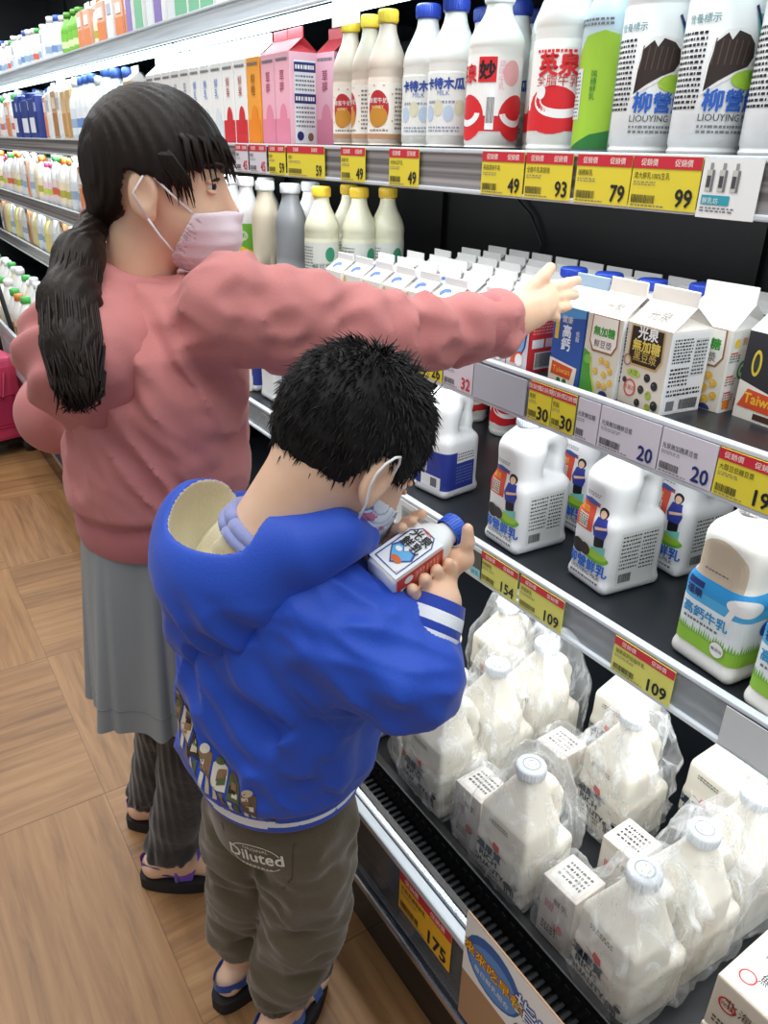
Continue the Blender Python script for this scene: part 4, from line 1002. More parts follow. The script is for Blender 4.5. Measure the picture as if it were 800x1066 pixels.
for k, (x, y, l) in enumerate([(1.28, 1.37, 'red-label round bottle at the back, right one under the grey blank card'), (1.28, 1.50, 'red-label round bottle at the back, left one under the grey blank card')]):
    put('red', l, x, y, S3, .1)
for k in range(5): jg('plain' if k % 2 else 'bluel', ['navy-label jug on the low shelf hidden by the boy\'s head', 'plain white jug on the low shelf left of the boy\'s head', 'navy-label jug on the low shelf behind the girl', 'plain white jug on the low shelf behind the girl', 'navy-label jug farthest left on the low shelf behind the girl'][k], .93, 1.52 + k * .13, S3)

# bagged jugs on the bottom deck
BAGJ = [(.645, .362), (.650, .566), (.655, .765), (.760, .362), (.764, .770), (.876, .362), (.860, .560), (.880, .772), (.91, .905), (.985, .655), (.98, .45), (.66, .98), (.77, .96)]
BAGL = ['front milk jug nearest the bottom edge of the picture, wrapped in a clear bag', 'front milk jug in the middle of the bottom deck, wrapped in a clear bag', 'front milk jug beside the boy\'s jacket on the bottom deck', 'milk jug right behind the nearest front one on the deck', 'milk jug second in line behind the one beside the boy\'s jacket',
        'milk jug at the right edge, third in line behind the nearest one', 'milk jug with tan shoulder under the lone 109 tag', 'milk jug third in line from the boy\'s jacket, cap below the 109 tag', 'milk jug far back with its top under the 109 tag pair', 'milk jug with blue lettering deep behind the lone 109 tag', 'milk jug deep at the back right of the deck', 'milk jug on the deck hidden behind the boy\'s elbow', 'milk jug on the deck behind the boy\'s sleeve']
for (x, y), l in zip(BAGJ, BAGL): jg('rich', l, x, y, DK + .001, random.Random(int(x * 1e4)).uniform(-.06, .06))
def art_gift(A, w, e):
    A.rect(-w * .45, e * .1, w * .45, e * .9, M('e9e2da', .5), 1); A.text('贈', -w * .2, e * .55, w * .3, M('c8403c', .5), 2); A.ell(w * .15, e * .35, w * .14, w * .14, M('d86a60', .5), 2); A.greek(-w * .35, e * .15, w * .1, e * .3, BRN, 3, 2); A.text('鮮乳', w * .12, e * .7, w * .22, INK, 2)
def gift(): 
    t = thing('gift_carton', '', 'carton'); MB().box((-.030, -.030, 0), (.030, .030, .112), M('ddd5cc', .5), .002).build('body', t)
    a = MB(); art_gift(a.art(map_front(-.030, 0, 0)), .06, .112); A = a.art(map_plane((0, 0, .112), (0, -1, 0), (1, 0, 0))); A.rect(-.024, -.024, .024, .024, M('e8e4de', .5), 1); A.greek(-.02, -.015, .02, .02, BRN, 4, 2, .5, 3); a.build('printing', t); return Proto(t)
GIFT = gift()
for (x, y), l in zip([(.640, .462), (.645, .664), (.76, .463), (.82, .665), (.655, .86)], ['boxed carton bagged left of the nearest front jug', 'boxed carton bagged left of the middle front jug', 'boxed carton in the second row left of the jug at right', 'white boxed carton beside the jug under the lone 109 tag', 'boxed carton bagged left of the jug beside the jacket']):
    GIFT.place(l, (x, y, DK), .03)
def bagmat():
    m, nt, b = nodes_mat('clear_film'); L = nt.links.new
    b.inputs['Base Color'].default_value = (.93, .95, .96, 1); b.inputs['Roughness'].default_value = .12
    tc = N(nt, 'ShaderNodeTexCoord'); mp = N(nt, 'ShaderNodeMapping'); mp.inputs['Scale'].default_value = (1, 1, .38); L(tc.outputs['Object'], mp.inputs[0])
    nz = N(nt, 'ShaderNodeTexNoise', Scale=26.0, Detail=5.0, Roughness=.6, Distortion=1.3); L(mp.outputs[0], nz.inputs['Vector'])
    cr = N(nt, 'ShaderNodeValToRGB'); e = cr.color_ramp.elements; e[0].position = .49; e[0].color = (.05, .05, .05, 1); e[1].position = .74; e[1].color = (.74, .74, .74, 1); L(nz.outputs[0], cr.inputs[0])  # whiter, denser noise streaks paint crease-lit highlights into the film
    bp = N(nt, 'ShaderNodeBump', Strength=.55, Distance=.005); L(nz.outputs[0], bp.inputs['Height']); L(bp.outputs[0], b.inputs['Normal'])
    lw = N(nt, 'ShaderNodeLayerWeight', Blend=.28); L(bp.outputs[0], lw.inputs['Normal'])
    mxm = N(nt, 'ShaderNodeMath', operation='MAXIMUM'); ml = N(nt, 'ShaderNodeMath', operation='MULTIPLY'); ml.inputs[1].default_value = .5; L(lw.outputs['Facing'], ml.inputs[0]); L(cr.outputs[0], mxm.inputs[0]); L(ml.outputs[0], mxm.inputs[1])
    tr = N(nt, 'ShaderNodeBsdfTransparent'); mx = N(nt, 'ShaderNodeMixShader'); L(mxm.outputs[0], mx.inputs[0]); L(tr.outputs[0], mx.inputs[1]); L(b.outputs[0], mx.inputs[2]); L(mx.outputs[0], nt.nodes['Material Output'].inputs[0]); return m
FILM = bagmat()
def bag(jx, jy, gx, gy, label, seed, H=.252):
    kx = jx - .010; z0 = DK
    def f(p):
        q = p
        d = rbox(q, (jx, jy, z0 + .085), (.064, .057, .084), .022)
        if gx is not None:
            d = smin(d, rbox(q, (gx, gy, z0 + .060), (.038, .040, .066), .02), .05)
        d = smin(d, cone(q, (kx, jy, z0 + .15), (kx, jy, z0 + H - .020), .060, .0265), .035)
        hx = chain(q, [(jx - .01, jy, z0 + .215), (jx + .025, jy, z0 + .208), (jx + .042, jy, z0 + .175), (jx + .04, jy, z0 + .1)], [.03, .026, .024, .024], .02)
        d = smin(d, hx, .03)
        # gathered top knot beside the cap
        d = smin(d, cone(q, (kx + .005, jy + .022, z0 + H - .03), (kx + .018, jy + .040, z0 + H + .008), .012, .004), .012)
        st = np.stack([q[:, 0], q[:, 1], q[:, 2] * .45], 1)
        ridge = np.abs(vnoise(st, 120, seed)); ridge2 = np.abs(vnoise(q, 62, seed + 9))
        d = d - .0030 * (1 - ridge * 2) - .0042 * (1 - ridge2 * 2)
        return smax(d, -(q[:, 2] - z0 - .002), .004)
    o = sdf_mesh(f, (jx - .11, jy - .11, z0 - .01), (jx + .11, jy + .2, z0 + .30), .0055, 'plastic_bag', FILM, smooth=1, coarse=3)
    # sharpen the creases
    tag(o, label, 'plastic bag')
    return o
for k, (j, g, l) in enumerate([(0, (.640, .462), 'clear plastic bag around the nearest front jug and its boxed carton'), (1, (.645, .664), 'clear plastic bag around the middle front jug and its boxed carton'), (2, (.655, .86), 'clear plastic bag around the jug beside the boy\'s jacket'),
        (3, None, 'clear plastic bag around the jug behind the nearest front one'), (4, None, 'clear plastic bag around the jug second from the boy\'s jacket'), (5, None, 'clear plastic bag around the jug at the right edge'), (6, (.82, .665), 'clear plastic bag fanned open around the jug under the lone 109 tag'), (7, None, 'clear plastic bag around the jug under the 109 tag, third from the jacket'), (8, None, 'clear plastic bag around the far jug under the 109 tag pair')]):
    bag(*BAGJ[j], *(g or (None, None)), l, 20 + k)
# boxed milk packs at the bottom right
def art_pack(A, w, e):
    A.ring(-w * .30, e * .62, .011, .011, .0022, M('c83a34', .5), 2); A.text('光泉', -w * .30, e * .58, .009, M('c83a34', .5), 3); A.text('北海道鮮乳', w * .08, e * .60, .017, M('5a4a40', .5), 3); A.greek(-w * .1, e * .2, w * .4, e * .45, M('6a5c50', .5), 3, 2, .5, 81); A.greek(-w * .42, e * .15, -w * .2, e * .3, M('6a5c50', .5), 2, 2)
t = thing('boxed_milk_pack', '', 'carton'); MB().box((-.060, -.05, 0), (.060, .05, .085), M('e2d3bf', .5), .003).build('body', t)
a = MB(); art_pack(a.art(map_front(-.060, 0, 0)), .10, .085); A = a.art(map_plane((0, 0, .085), (0, -1, 0), (1, 0, 0))); A.rect(-.048, -.058, .048, .058, M('f0ece6', .5), 1); A.ring(-.028, -.035, .010, .010, .002, M('c83a34', .5), 2); A.text('鮮乳坊', .01, -.03, .02, M('4a4a52', .5), 3); A.greek(-.03, 0, .04, .05, GRY, 4, 2, .5, 9); A2 = a.art(lambda u, v, l: (u, -.05 - l, v)); art_pack(A2, .12, .085); a.build('printing', t)
PK = Proto(t)
PK.place('white and tan milk pack at the bottom right corner, topmost of the stack', (.705, .205, DK + .0855), .02)
PK.place('tan milk pack at the bottom right corner, under the top one', (.700, .203, DK), -.03)
# yellow-lidded tub peeking under the boy's hand
t = thing('yellow_lid_tub', 'tub with a bright yellow lid just under the boy\'s hands', 'tub', (*onZ(419, 642, DK + .165)[:2], DK)); MB().lathe([(.045, 0), (.055, .01), (.058, .15), (.056, .155)], MILKB, 28).build('body', t); MB().lathe([(.060, .150), (.061, .153), (.061, .165), (.056, .170), (.01, .168)], M('e8cf4a', .4), 28).build('lid', t)
# ================================================================== goods farther along the case
def simple(name, body, capc, kind, w, h, band=None, bandc=None):
    mb = MB()
    if kind == 'round':
        R = w / 2; mb.lathe([(R * .92, 0), (R, .006), (R, h * .58), (R * .9, h * .68), (R * .5, h * .84), (R * .45, h * .88)], body, 14); mb.lathe([(R * .56, h * .87), (R * .56, h * .98), (R * .4, h)], capc, 12)
        if band: mb.lathe([(R * 1.012, h * .10), (R * 1.015, h * .12), (R * 1.015, h * .5), (R * 1.012, h * .52)], band, 14, cap=False); 
        if bandc: mb.lathe([(R * 1.025, h * .22), (R * 1.025, h * .36)], bandc, 14, cap=False)
    elif kind == 'gable':
        b = w / 2; mb.box((-b, -b, 0), (b, b, h * .80), body, .002); mb.add([(-b, b, h * .8), (-b, -b, h * .8), (b, -b, h * .8), (b, b, h * .8), (0, b, h * .92), (0, -b, h * .92)], [(0, 1, 5, 4), (2, 3, 4, 5), (1, 2, 5), (3, 0, 4)], capc); mb.box((-.002, -b, h * .91), (.002, b, h), capc)
        if band: mb.box((-b - .001, -b * .98, h * .08), (b + .001, b * .98, h * .45), band)
        if bandc: mb.box((-b - .0018, -b * .6, h * .52), (b + .0018, b * .6, h * .70), bandc)
    elif kind == 'box':
        b = w / 2; mb.box((-b * 1.1, -b, 0), (b * 1.1, b, h), body, .003); mb.box((-b * 1.1 - .001, -b * .96, h * .18), (b * 1.1 + .001, b * .96, h * .55), band or capc); mb.box((-b * .9, -b * .8, h), (b * .9, b * .8, h + .004), capc, .001)
        if bandc: mb.box((-b * 1.1 - .0016, -b * .6, h * .65), (b * 1.1 + .0016, b * .6, h * .85), bandc)
    o = mb.build(name); o.location = (0, 0, 0); return o
FAR = {
    'wht': ('yogurt_bottle', MILKB, CAPWHITE, 'round', .075, .225, M('d9e0e6', .5), M('9ab0c8', .5)),
    'whb': ('yogurt_bottle', MILKB, M('4a6ac0', .4), 'round', .08, .235, M('e4e8ec', .5), M('7090c8', .5)),
    'grn': ('juice_bottle', M('6cae3c', .4), M('5aa03a', .4), 'round', .078, .20, M('7fbf4a', .5), M('d9e8b0', .5)),
    'gcap': ('yogurt_bottle', MILKB, M('4fb35a', .4), 'round', .075, .215, M('e8d9d2', .5), M('d86a5a', .5)),
    'ocap': ('yogurt_bottle', MILK, M('e0843a', .4), 'round', .075, .215, M('f0e3c4', .5), M('b8b04a', .5)),
    'pcap': ('yogurt_bottle', MILKB, M('e86a9a', .4), 'round', .07, .19, M('f0d5df', .5), M('c8d860', .5)),
    'lime': ('yogurt_cup', LIME, M('d5e88a', .4), 'box', .075, .10, M('b8d85a', .5), None),
    'brn': ('tea_carton', M('c9a07a', .5), M('e2d5c4', .5), 'gable', .072, .23, M('a87850', .5), M('e8dcc8', .5)),
    'org': ('juice_carton', M('e9b49a', .5), PAPERW, 'gable', .072, .225, M('e08a5a', .5), PAPERW),
    'wgab': ('milk_carton', PAPERW, PAPERW, 'gable', .072, .225, M('dfe4e8', .5), M('b0b8c8', .5)),
    'vgab': ('milk_carton', PAPERW, PAPERW, 'gable', .072, .235, M('8a78b8', .5), M('d8c8e8', .5)),
    'ggab': ('milk_carton', PAPERW, M('8fc8a8', .5), 'gable', .072, .235, M('7fbf9a', .5), M('e8f0ea', .5)),
    'gold': ('milk_carton', M('d9b88a', .5), M('e6d2b0', .5), 'gable', .072, .23, M('c0925a', .5), None),
    'blue': ('coffee_pack', M('2f3f8c', .45), M('d9dde8', .5), 'box', .085, .19, M('24306e', .5), M('aab4d8', .5)),
    'dkb': ('coffee_pack', M('3a4a86', .45), M('4a5aa0', .5), 'box', .09, .17, M('e3e6f0', .5), None),
    'ylid': ('pudding_tub', MILKB, M('eccf3c', .4), 'box', .08, .09, M('f0e6b0', .5), None),
    'olid': ('pudding_tub', M('e8e0cf', .5), M('e2a04a', .4), 'box', .08, .10, M('e8b46a', .5), None),
    'cream': ('soy_bottle', M('e3d8bf', .45), CAPWHITE, 'round', .078, .205, M('d9c9a2', .5), None),
    'ylw': ('soy_bottle', M('e6dc9a', .45), CAPWHITE, 'round', .075, .20, M('e0d080', .5), None),
}
_far = {}
LOOK = {'wht': 'white bottle with grey-blue band', 'whb': 'white bottle with blue cap', 'grn': 'green juice bottle', 'gcap': 'white bottle with green cap', 'ocap': 'white bottle with orange cap', 'pcap': 'pale bottle with pink cap', 'lime': 'lime green cup', 'brn': 'brown tall carton', 'org': 'salmon and orange tall carton', 'wgab': 'white tall carton', 'vgab': 'white tall carton with violet base', 'ggab': 'white tall carton with green base', 'gold': 'golden tall carton', 'blue': 'navy blue pack', 'dkb': 'blue and white pack', 'ylid': 'tub with yellow lid', 'olid': 'tub with orange lid', 'cream': 'cream bottle', 'ylw': 'pale yellow bottle'}
CATF = {'round': 'bottle', 'gable': 'carton', 'box': 'package'}
def far(kind, where, x, y, z):
    d = FAR[kind]
    if kind not in _far: o = simple(*d); _far[kind] = o
    else: o = _far[kind].copy(); COL.objects.link(o)
    o.location = (x, y, z); o.rotation_euler.z = rf.uniform(-.1, .1)
    tag(o, LOOK[kind] + ' ' + where, CATF[d[3]], LOOK[kind] + ' ' + where)
    return o
rf = random.Random(12)
def run(seq, y0, y1, x, z, where, dy=.088, zs=1.0):
    y = y0; i = 0
    while y < y1:
        k = seq[i % len(seq)]; k = rf.choice(k) if isinstance(k, (list, tuple)) else k
        o = far(k, where, x + rf.uniform(-.006, .006), y, z); o.scale = (1, 1, zs * rf.uniform(.96, 1.04)); y += dy + rf.uniform(0, .006); i += 1
# topmost tier, left corner of the picture (nearest first)
run(['vgab', 'vgab', 'wgab', 'wgab', 'ggab', 'ggab', 'ggab', 'wgab', 'vgab', 'wgab', 'ggab'], 1.75, 2.75, .90, S0, 'on the topmost tier above the light tubes')
run(['org', 'org', 'wgab', 'org', 'ocap', 'org'], 2.78, 3.40, .90, S0, 'on the topmost tier above the light tubes', zs=.72)
run(['grn', 'grn', 'grn'], 3.42, 3.68, .90, S0, 'on the topmost tier, far left', zs=.80)
run(['wht', 'whb', 'wht', 'wgab', 'wht', 'gcap', 'wht'], 3.72, 5.9, .90, S0, 'on the topmost tier at its far end', zs=.74)
run(['vgab', 'wgab', 'ggab'], 1.75, 2.8, .985, S0, 'in the second row of the topmost tier')
# upper shelf beyond the tall cartons
run(['ylid', 'dkb', 'brn', 'whb'], 2.68, 3.05, .90, S1, 'above the girl\'s hair')
run(['whb', 'whb', 'wht', 'whb'], 3.06, 3.62, .89, S1, 'on the lit upper shelf left of the girl\'s hair')
run(['gold', 'gold', 'wgab', 'brn', 'wgab', 'org'], 3.64, 4.18, .89, S1, 'on the lit upper shelf left of the girl\'s hair')
run(['blue', 'dkb', 'blue', 'dkb', 'blue'], 4.2, 4.75, .89, S1, 'at the far end of the lit upper shelf')
run(['wht', 'gcap', 'wht', 'org'], 4.78, 5.95, .89, S1, 'at the far end of the lit upper shelf')
run(['wht', 'whb', 'wgab'], 3.1, 5.6, .985, S1, 'in the second row of the lit upper shelf')
# middle shelf of the far module
run(['wht', 'gl_' if False else 'gcap', 'wht'], 2.26, 2.55, .90, S2, 'on the middle shelf behind the girl\'s head')
run(['ocap', 'ocap', 'gcap', 'gcap', 'pcap', 'pcap', 'ocap', 'cream', 'wht', 'org', 'wht', 'wht'], 2.72, 5.9, .885, F2, 'on the middle shelf left of the ponytail', .092)
run(['wht', 'cream', 'gcap'], 2.72, 5.4, .98, F2, 'in the second row of the middle shelf')
# low shelf of the far module
run(['cream', 'ylw', 'wht', 'wht', 'ylw', 'cream', 'brn', 'wht', 'wht'], 2.72, 5.9, .885, F3, 'on the low shelf left of the ponytail', .088)
run(['wht', 'cream'], 2.72, 5.2, .98, F3, 'in the second row of the low shelf')
# deep bottom tier of the far module
run(['lime', 'gcap', 'ocap', 'gcap', 'ylid', 'wht', 'olid', 'gcap'], 2.72, 5.6, .56, FD - .02, 'at the front of the far bottom tier', .095)
run(['wht', 'cream', 'gcap', 'wht'], 2.72, 5.6, .66, FD, 'in the second row of the bottom tier', .095)
run(['olid', 'ylid', 'olid'], 2.05, 2.5, .885, S3, 'between the girl and the boy\'s head')
for k in range(3): jg('rich', ['milk jug on the bottom deck left of the boy\'s head', 'milk jug on the bottom deck behind the girl\'s waist', 'milk jug on the bottom deck beyond the girl'][k], .68, 1.25 + k * .24, DK + .001)

# pink shopping trolley left of the case
t = thing('shopping_trolley', 'pink shopping trolley with a black handle frame parked at the left edge', 'trolley', (.37, 3.72, 0), .25)
b_ = MB(); b_.box((-.16, -.11, .075), (.10, .11, .42), M('cf3f66', .55), .02); b_.build('bag', t)
MB().box((-.165, -.105, .36), (.105, .115, .44), M('d9567a', .55), .015).build('flap', t)
MB().box((-.12, -.114, .14), (.06, -.108, .28), M('b82f56', .55), .01).build('pocket', t)
MB().tube([(-.1, -.115, .40), (-.06, -.135, .30), (.0, -.135, .28), (.03, -.115, .38)], .006, M('a02848', .5)).build('strap', t)
for y in (-.09, .09): MB().tube([(.13, y, .06), (.115, y, .5), (.05, y, 1.0)], .010, M('141416', .4)).build('handle_tube', t)
MB().tube([(.05, -.09, 1.0), (.04, -.05, 1.03), (.04, .05, 1.03), (.05, .09, 1.0)], .013, M('141416', .4)).build('handle_grip', t)
MB().box((-.16, -.10, .055), (.13, .10, .075), M('141416', .4), .004).build('base', t)
for x in (-.13, .10):
    for y in (-.10, .10):
        wl = MB(); wl.lathe([(.012, -.010), (.034, -.010), (.038, -.006), (.038, .006), (.034, .010), (.012, .010)], M('2a2a2c', .5), 18)
        o = wl.build('wheel', t, (x, y, .038)); o.rotation_euler.x = PI / 2
# ================================================================== the two children
def fabric(name, col, col2=None, scale=420, bump=.25, rough=.85, big=7.0, sheen=.3, dist=.0015):
    m, nt, b = nodes_mat(name); L = nt.links.new
    tc = N(nt, 'ShaderNodeTexCoord'); n1 = N(nt, 'ShaderNodeTexNoise', Scale=float(scale), Detail=2.0); n2 = N(nt, 'ShaderNodeTexNoise', Scale=float(big), Detail=3.0)
    L(tc.outputs['Object'], n1.inputs['Vector']); L(tc.outputs['Object'], n2.inputs['Vector'])
    mx = N(nt, 'ShaderNodeMix', data_type='RGBA'); mx.inputs[6].default_value = (*lin(col), 1); mx.inputs[7].default_value = (*lin(col2 or col), 1)
    av = N(nt, 'ShaderNodeMath', operation='MULTIPLY_ADD'); av.inputs[1].default_value = .5; L(n1.outputs[0], av.inputs[0]); hf = N(nt, 'ShaderNodeMath', operation='MULTIPLY'); hf.inputs[1].default_value = .5; L(n2.outputs[0], hf.inputs[0]); L(hf.outputs[0], av.inputs[2])
    L(av.outputs[0], mx.inputs['Factor']); L(mx.outputs[2], b.inputs['Base Color']); b.inputs['Roughness'].default_value = rough
    b.inputs['Sheen Weight'].default_value = sheen
    bp = N(nt, 'ShaderNodeBump', Strength=bump, Distance=dist); L(n1.outputs[0], bp.inputs['Height']); L(bp.outputs[0], b.inputs['Normal']); return m
def skinmat():
    m, nt, b = nodes_mat('skin'); L = nt.links.new
    tc = N(nt, 'ShaderNodeTexCoord'); n = N(nt, 'ShaderNodeTexNoise', Scale=28.0, Detail=3.0); L(tc.outputs['Object'], n.inputs['Vector'])
    mx = N(nt, 'ShaderNodeMix', data_type='RGBA'); mx.inputs[6].default_value = (*lin('e3b494'), 1); mx.inputs[7].default_value = (*lin('f0cdb2'), 1); L(n.outputs[0], mx.inputs['Factor']); L(mx.outputs[2], b.inputs['Base Color'])
    b.inputs['Roughness'].default_value = .5; b.inputs['Subsurface Weight'].default_value = .25; b.inputs['Subsurface Radius'].default_value = (.012, .005, .003); b.inputs['Subsurface Scale'].default_value = .5; return m
def hairmat(name, c1, c2, rough=.34, sc=(260, 260, 14)):
    m, nt, b = nodes_mat(name); L = nt.links.new
    tc = N(nt, 'ShaderNodeTexCoord'); mp = N(nt, 'ShaderNodeMapping'); mp.inputs['Scale'].default_value = sc; n = N(nt, 'ShaderNodeTexNoise', Scale=1.0, Detail=3.0); L(tc.outputs['Object'], mp.inputs[0]); L(mp.outputs[0], n.inputs['Vector'])
    mx = N(nt, 'ShaderNodeMix', data_type='RGBA'); mx.inputs[6].default_value = (*lin(c1), 1); mx.inputs[7].default_value = (*lin(c2), 1); L(n.outputs[0], mx.inputs['Factor']); L(mx.outputs[2], b.inputs['Base Color']); b.inputs['Roughness'].default_value = rough
    b.inputs['Specular IOR Level'].default_value = .25
    bp = N(nt, 'ShaderNodeBump', Strength=.35, Distance=.002); L(n.outputs[0], bp.inputs['Height']); L(bp.outputs[0], b.inputs['Normal']); return m
SKIN = skinmat(); HAIR = hairmat('dark_brown_hair', '0f0b09', '291d17', .5); HAIRB = hairmat('black_hair', '080707', '171312', .6, (150, 150, 150))
PINKF = fabric('pink_fleece', 'bc7371', 'ca8380', sheen=.1); PINKR = fabric('pink_rib', 'b0666a', 'c27779', 300, sheen=.1); SKIRT = fabric('grey_jersey', '858b8e', '969b9e', 500, .15, sheen=.05); LEGG = fabric('charcoal_knit', '1c1817', '2a2422', 300, .4)
BLUEF = fabric('royal_blue_cotton', '0f42b0', '174fc8', 380, .22, .62, 9.0, .15); NAVYF = fabric('navy_rib', '17369c', '1f42ae', 300, .3); CREAMF = fabric('cream_fleece', 'd8cfae', 'e8e0c6', 260, .5, .9)
OLIVE = fabric('olive_twill', '443b2a', '5a4e38', 240, .35, .85, 12.0); WHITEF = fabric('white_rib', 'dfe2ea', 'f0f2f6', 300, .3); LAV = fabric('lavender_cotton', '7d85b8', '8f97c6', 300, .2)
PURP = fabric('purple_strap', '6b3fb0', '7c50c4', 300, .3, .6); SOLE = M('17171a', .7); BLUSTR = fabric('blue_strap', '2f5fb8', '3f74cc', 300, .3, .6); MASKP = fabric('pale_pink_mask', 'e8d6df', 'f2e4eb', 600, .2, .8, 40.0, .1)

def norm(v): v = np.array(v, float); return v / np.linalg.norm(v)
def ecol(p, zs, cen, rad, Fr, k=.03):
    """upright column with elliptical sections: zs ascending, cen (x,y) per z, rad (forward, sideways) per z"""
    zs = np.array(zs, float); z = np.clip(p[:, 2], zs[0], zs[-1]); cen = np.array(cen, float); rad = np.array(rad, float)
    cx, cy = np.interp(z, zs, cen[:, 0]), np.interp(z, zs, cen[:, 1]); rf_, rl = np.interp(z, zs, rad[:, 0]), np.interp(z, zs, rad[:, 1])
    q = np.stack([p[:, 0] - cx, p[:, 1] - cy], 1) @ Fr[:2, :2]
    d = (np.sqrt((q[:, 0] / rf_) ** 2 + (q[:, 1] / rl) ** 2) - 1) * np.minimum(rf_, rl)
    return smax(d, np.maximum(zs[0] - p[:, 2], p[:, 2] - zs[-1]), k)
def head_fn(c, Fr, s):
    """child's head: cranium, face, cheeks, nose, lips, ears; x forward, y left, z up in units of metres * s"""
    c = np.array(c, float)
    def loc(p): return ((p - c) @ Fr) / s
    def f(p):
        q = loc(p)
        d = ellip(q, (-.010, 0, .026), (.092, .074, .086))
        d = smin(d, ellip(q, (.030, 0, -.030), (.060, .057, .074)), .03)
        d = smin(d, ellip(q, (.056, 0, -.086), (.030, .032, .024)), .025)
        for sg in (-1, 1):
            d = smin(d, ellip(q, (.048, sg * .034, -.038), (.028, .024, .026)), .02)
            d = smax(d, -ellip(q, (.094, sg * .032, .006), (.014, .018, .010)), .012)
        d = smin(d, cone(q, (.084, 0, .002), (.100, 0, -.030), .006, .0095), .012)
        d = smin(d, ellip(q, (.088, 0, -.060), (.010, .020, .0055)), .006); d = smin(d, ellip(q, (.085, 0, -.070), (.010, .017, .006)), .006)
        for sg in (-1, 1):
            e = ellip(q, (-.006, sg * .075, -.010), (.020, .010, .032)); e = smax(e, -ellip(q, (-.003, sg * .086, -.008), (.010, .008, .018)), .006)
            e = smin(e, ellip(q, (.001, sg * .073, -.036), (.009, .007, .010)), .006); d = smin(d, e, .006)
        return d * s
    return f, loc
def hand_sdf(p, palm, fingers, thumb, rf=.0068, k=.006):
    """palm: list of (point, radius) rows joined; each finger its own bent chain rooted in the palm"""
    d = None
    for a, b, ra, rb in palm:
        e = cone(p, a, b, ra, rb); d = e if d is None else smin(d, e, .010)
    for ch, r0 in fingers + [(thumb, rf * 1.15)]:
        e = chain(p, ch, [r0 * 1.08, r0, r0 * .95, r0 * .82][:len(ch)], .003); d = smin(d, e, .0028)
    return d
def strands(mb, m, roots, steps, r0, n=4):
    for pts in roots: mb.tube(pts, [r0 * (1 - .85 * (i / (len(pts) - 1)) ** 1.5) for i in range(len(pts))], m, n)

# ------------------------------------------------------------------ the girl
girl = thing('person', 'girl in pink hoodie and grey skirt with a ponytail and mask reaching into the case', 'person', (.28, 1.10, 0))
GO = np.array([.28, 1.10, 0])
def gm(o):                                        # keep world-space meshes under the person's Empty
    o.location = tuple(-GO); return o
GB = frame((.90, -.43, 0)); gf, gl, gu = GB[:, 0], GB[:, 1], GB[:, 2]
Hc = P(167, 191, 1.0); HS = .93; GH = frame((.85, -.52, -.05)); headf, headl = head_fn(Hc, GH, HS)
hw = lambda x, y, z: Hc + GH @ (np.array([x, y, z]) * HS)
neck0, neck1 = hw(-.022, 0, -.05), hw(-.045, 0, -.165)
Rs, Re, Rw = P(243, 322, .945), P(385, 352, .985), P(517, 338, 1.035)
Ls = np.array([.355, 1.175, 1.075]); Le = P(62, 428, 1.15); Lw = np.array([.37, 1.19, .90])
LA = {'R': ([.300, .985, .62], [.305, 1.022, .36], [.258, 1.078, .075]), 'L': ([.305, 1.110, .62], [.300, 1.135, .36], [.268, 1.222, .075])}
FT = {'R': ([.228, 1.098, .042], [.360, 1.036, .034]), 'L': ([.247, 1.252, .042], [.385, 1.175, .034])}
hw0 = P(533, 331, 1.045)
pal = [(Rw, hw0, .028, .027), (hw0, P(566, 304, 1.070), .026, .016), (hw0, P(569, 313, 1.070), .027, .017), (hw0, P(566, 322, 1.066), .025, .016), (hw0, P(558, 329, 1.060), .022, .014)]
fin = [([P(566, 305, 1.070), P(580, 298, 1.082), P(591, 295, 1.094), P(601, 292, 1.104)], .0084), ([P(569, 313, 1.072), P(582, 309, 1.086), P(591, 307, 1.096), P(599, 307, 1.106)], .0084),
       ([P(566, 322, 1.068), P(578, 321, 1.080), P(586, 320, 1.090), P(592, 319, 1.098)], .0080), ([P(558, 329, 1.060), P(568, 329, 1.070), P(575, 328, 1.077), P(580, 331, 1.084)], .0074)]
thb = [P(538, 316, 1.046), P(556, 298, 1.052), P(566, 288, 1.056), P(573, 279, 1.060)]
def foot(p, h, t, r=1.0):
    h = np.array(h); t = np.array(t); u = norm(t - h)
    d = chain(p, [h + [0, 0, .004], h + u * .05 + [0, 0, .010], t - u * .04, t], [.027 * r, .028 * r, .024 * r, .017 * r], .015)
    s = np.array([-u[1], u[0], 0])
    for i in range(5): d = smin(d, cone(p, t - u * .03 + s * (i - 2) * .011, t + u * (.012 - abs(i - 1) * .004) + s * (i - 2) * .012 - [0, 0, .004], .0085 * r, .0075 * r), .003)
    return smax(d, .020 - p[:, 2], .004)
def girl_body(p):
    d = headf(p); d = smin(d, cone(p, neck0, neck1, .044, .050), .02)
    d = smin(d, ecol(p, [.62, .75, .9, 1.05, 1.11], [(.29, 1.05), (.29, 1.045), (.30, 1.04), (.318, 1.04), (.33, 1.045)], [(.09, .115), (.088, .115), (.08, .10), (.085, .115), (.06, .09)], GB), .03)
    d = smin(d, chain(p, [(.325, .99, 1.06), Rs, Re, Rw], [.045, .042, .036, .027]), .02); d = smin(d, chain(p, [(.33, 1.08, 1.06), Ls, Le, Lw], [.045, .042, .036, .026]), .02)
    d = smin(d, cone(p, Lw, Lw + gf * .07, .024, .018), .01)
    for k in 'RL':
        a, b, c = LA[k]; d = smin(d, chain(p, [a, b, c], [.066, .046, .030]), .02); d = smin(d, foot(p, *FT[k]), .015)
    return smin(d, hand_sdf(p, pal, fin, thb, .0086), .008)
gm(sdf_mesh(girl_body, (-.05, .60, -.02), (1.1, 1.4, 1.42), .0029, 'body', SKIN, girl, smooth=1, coarse=4))

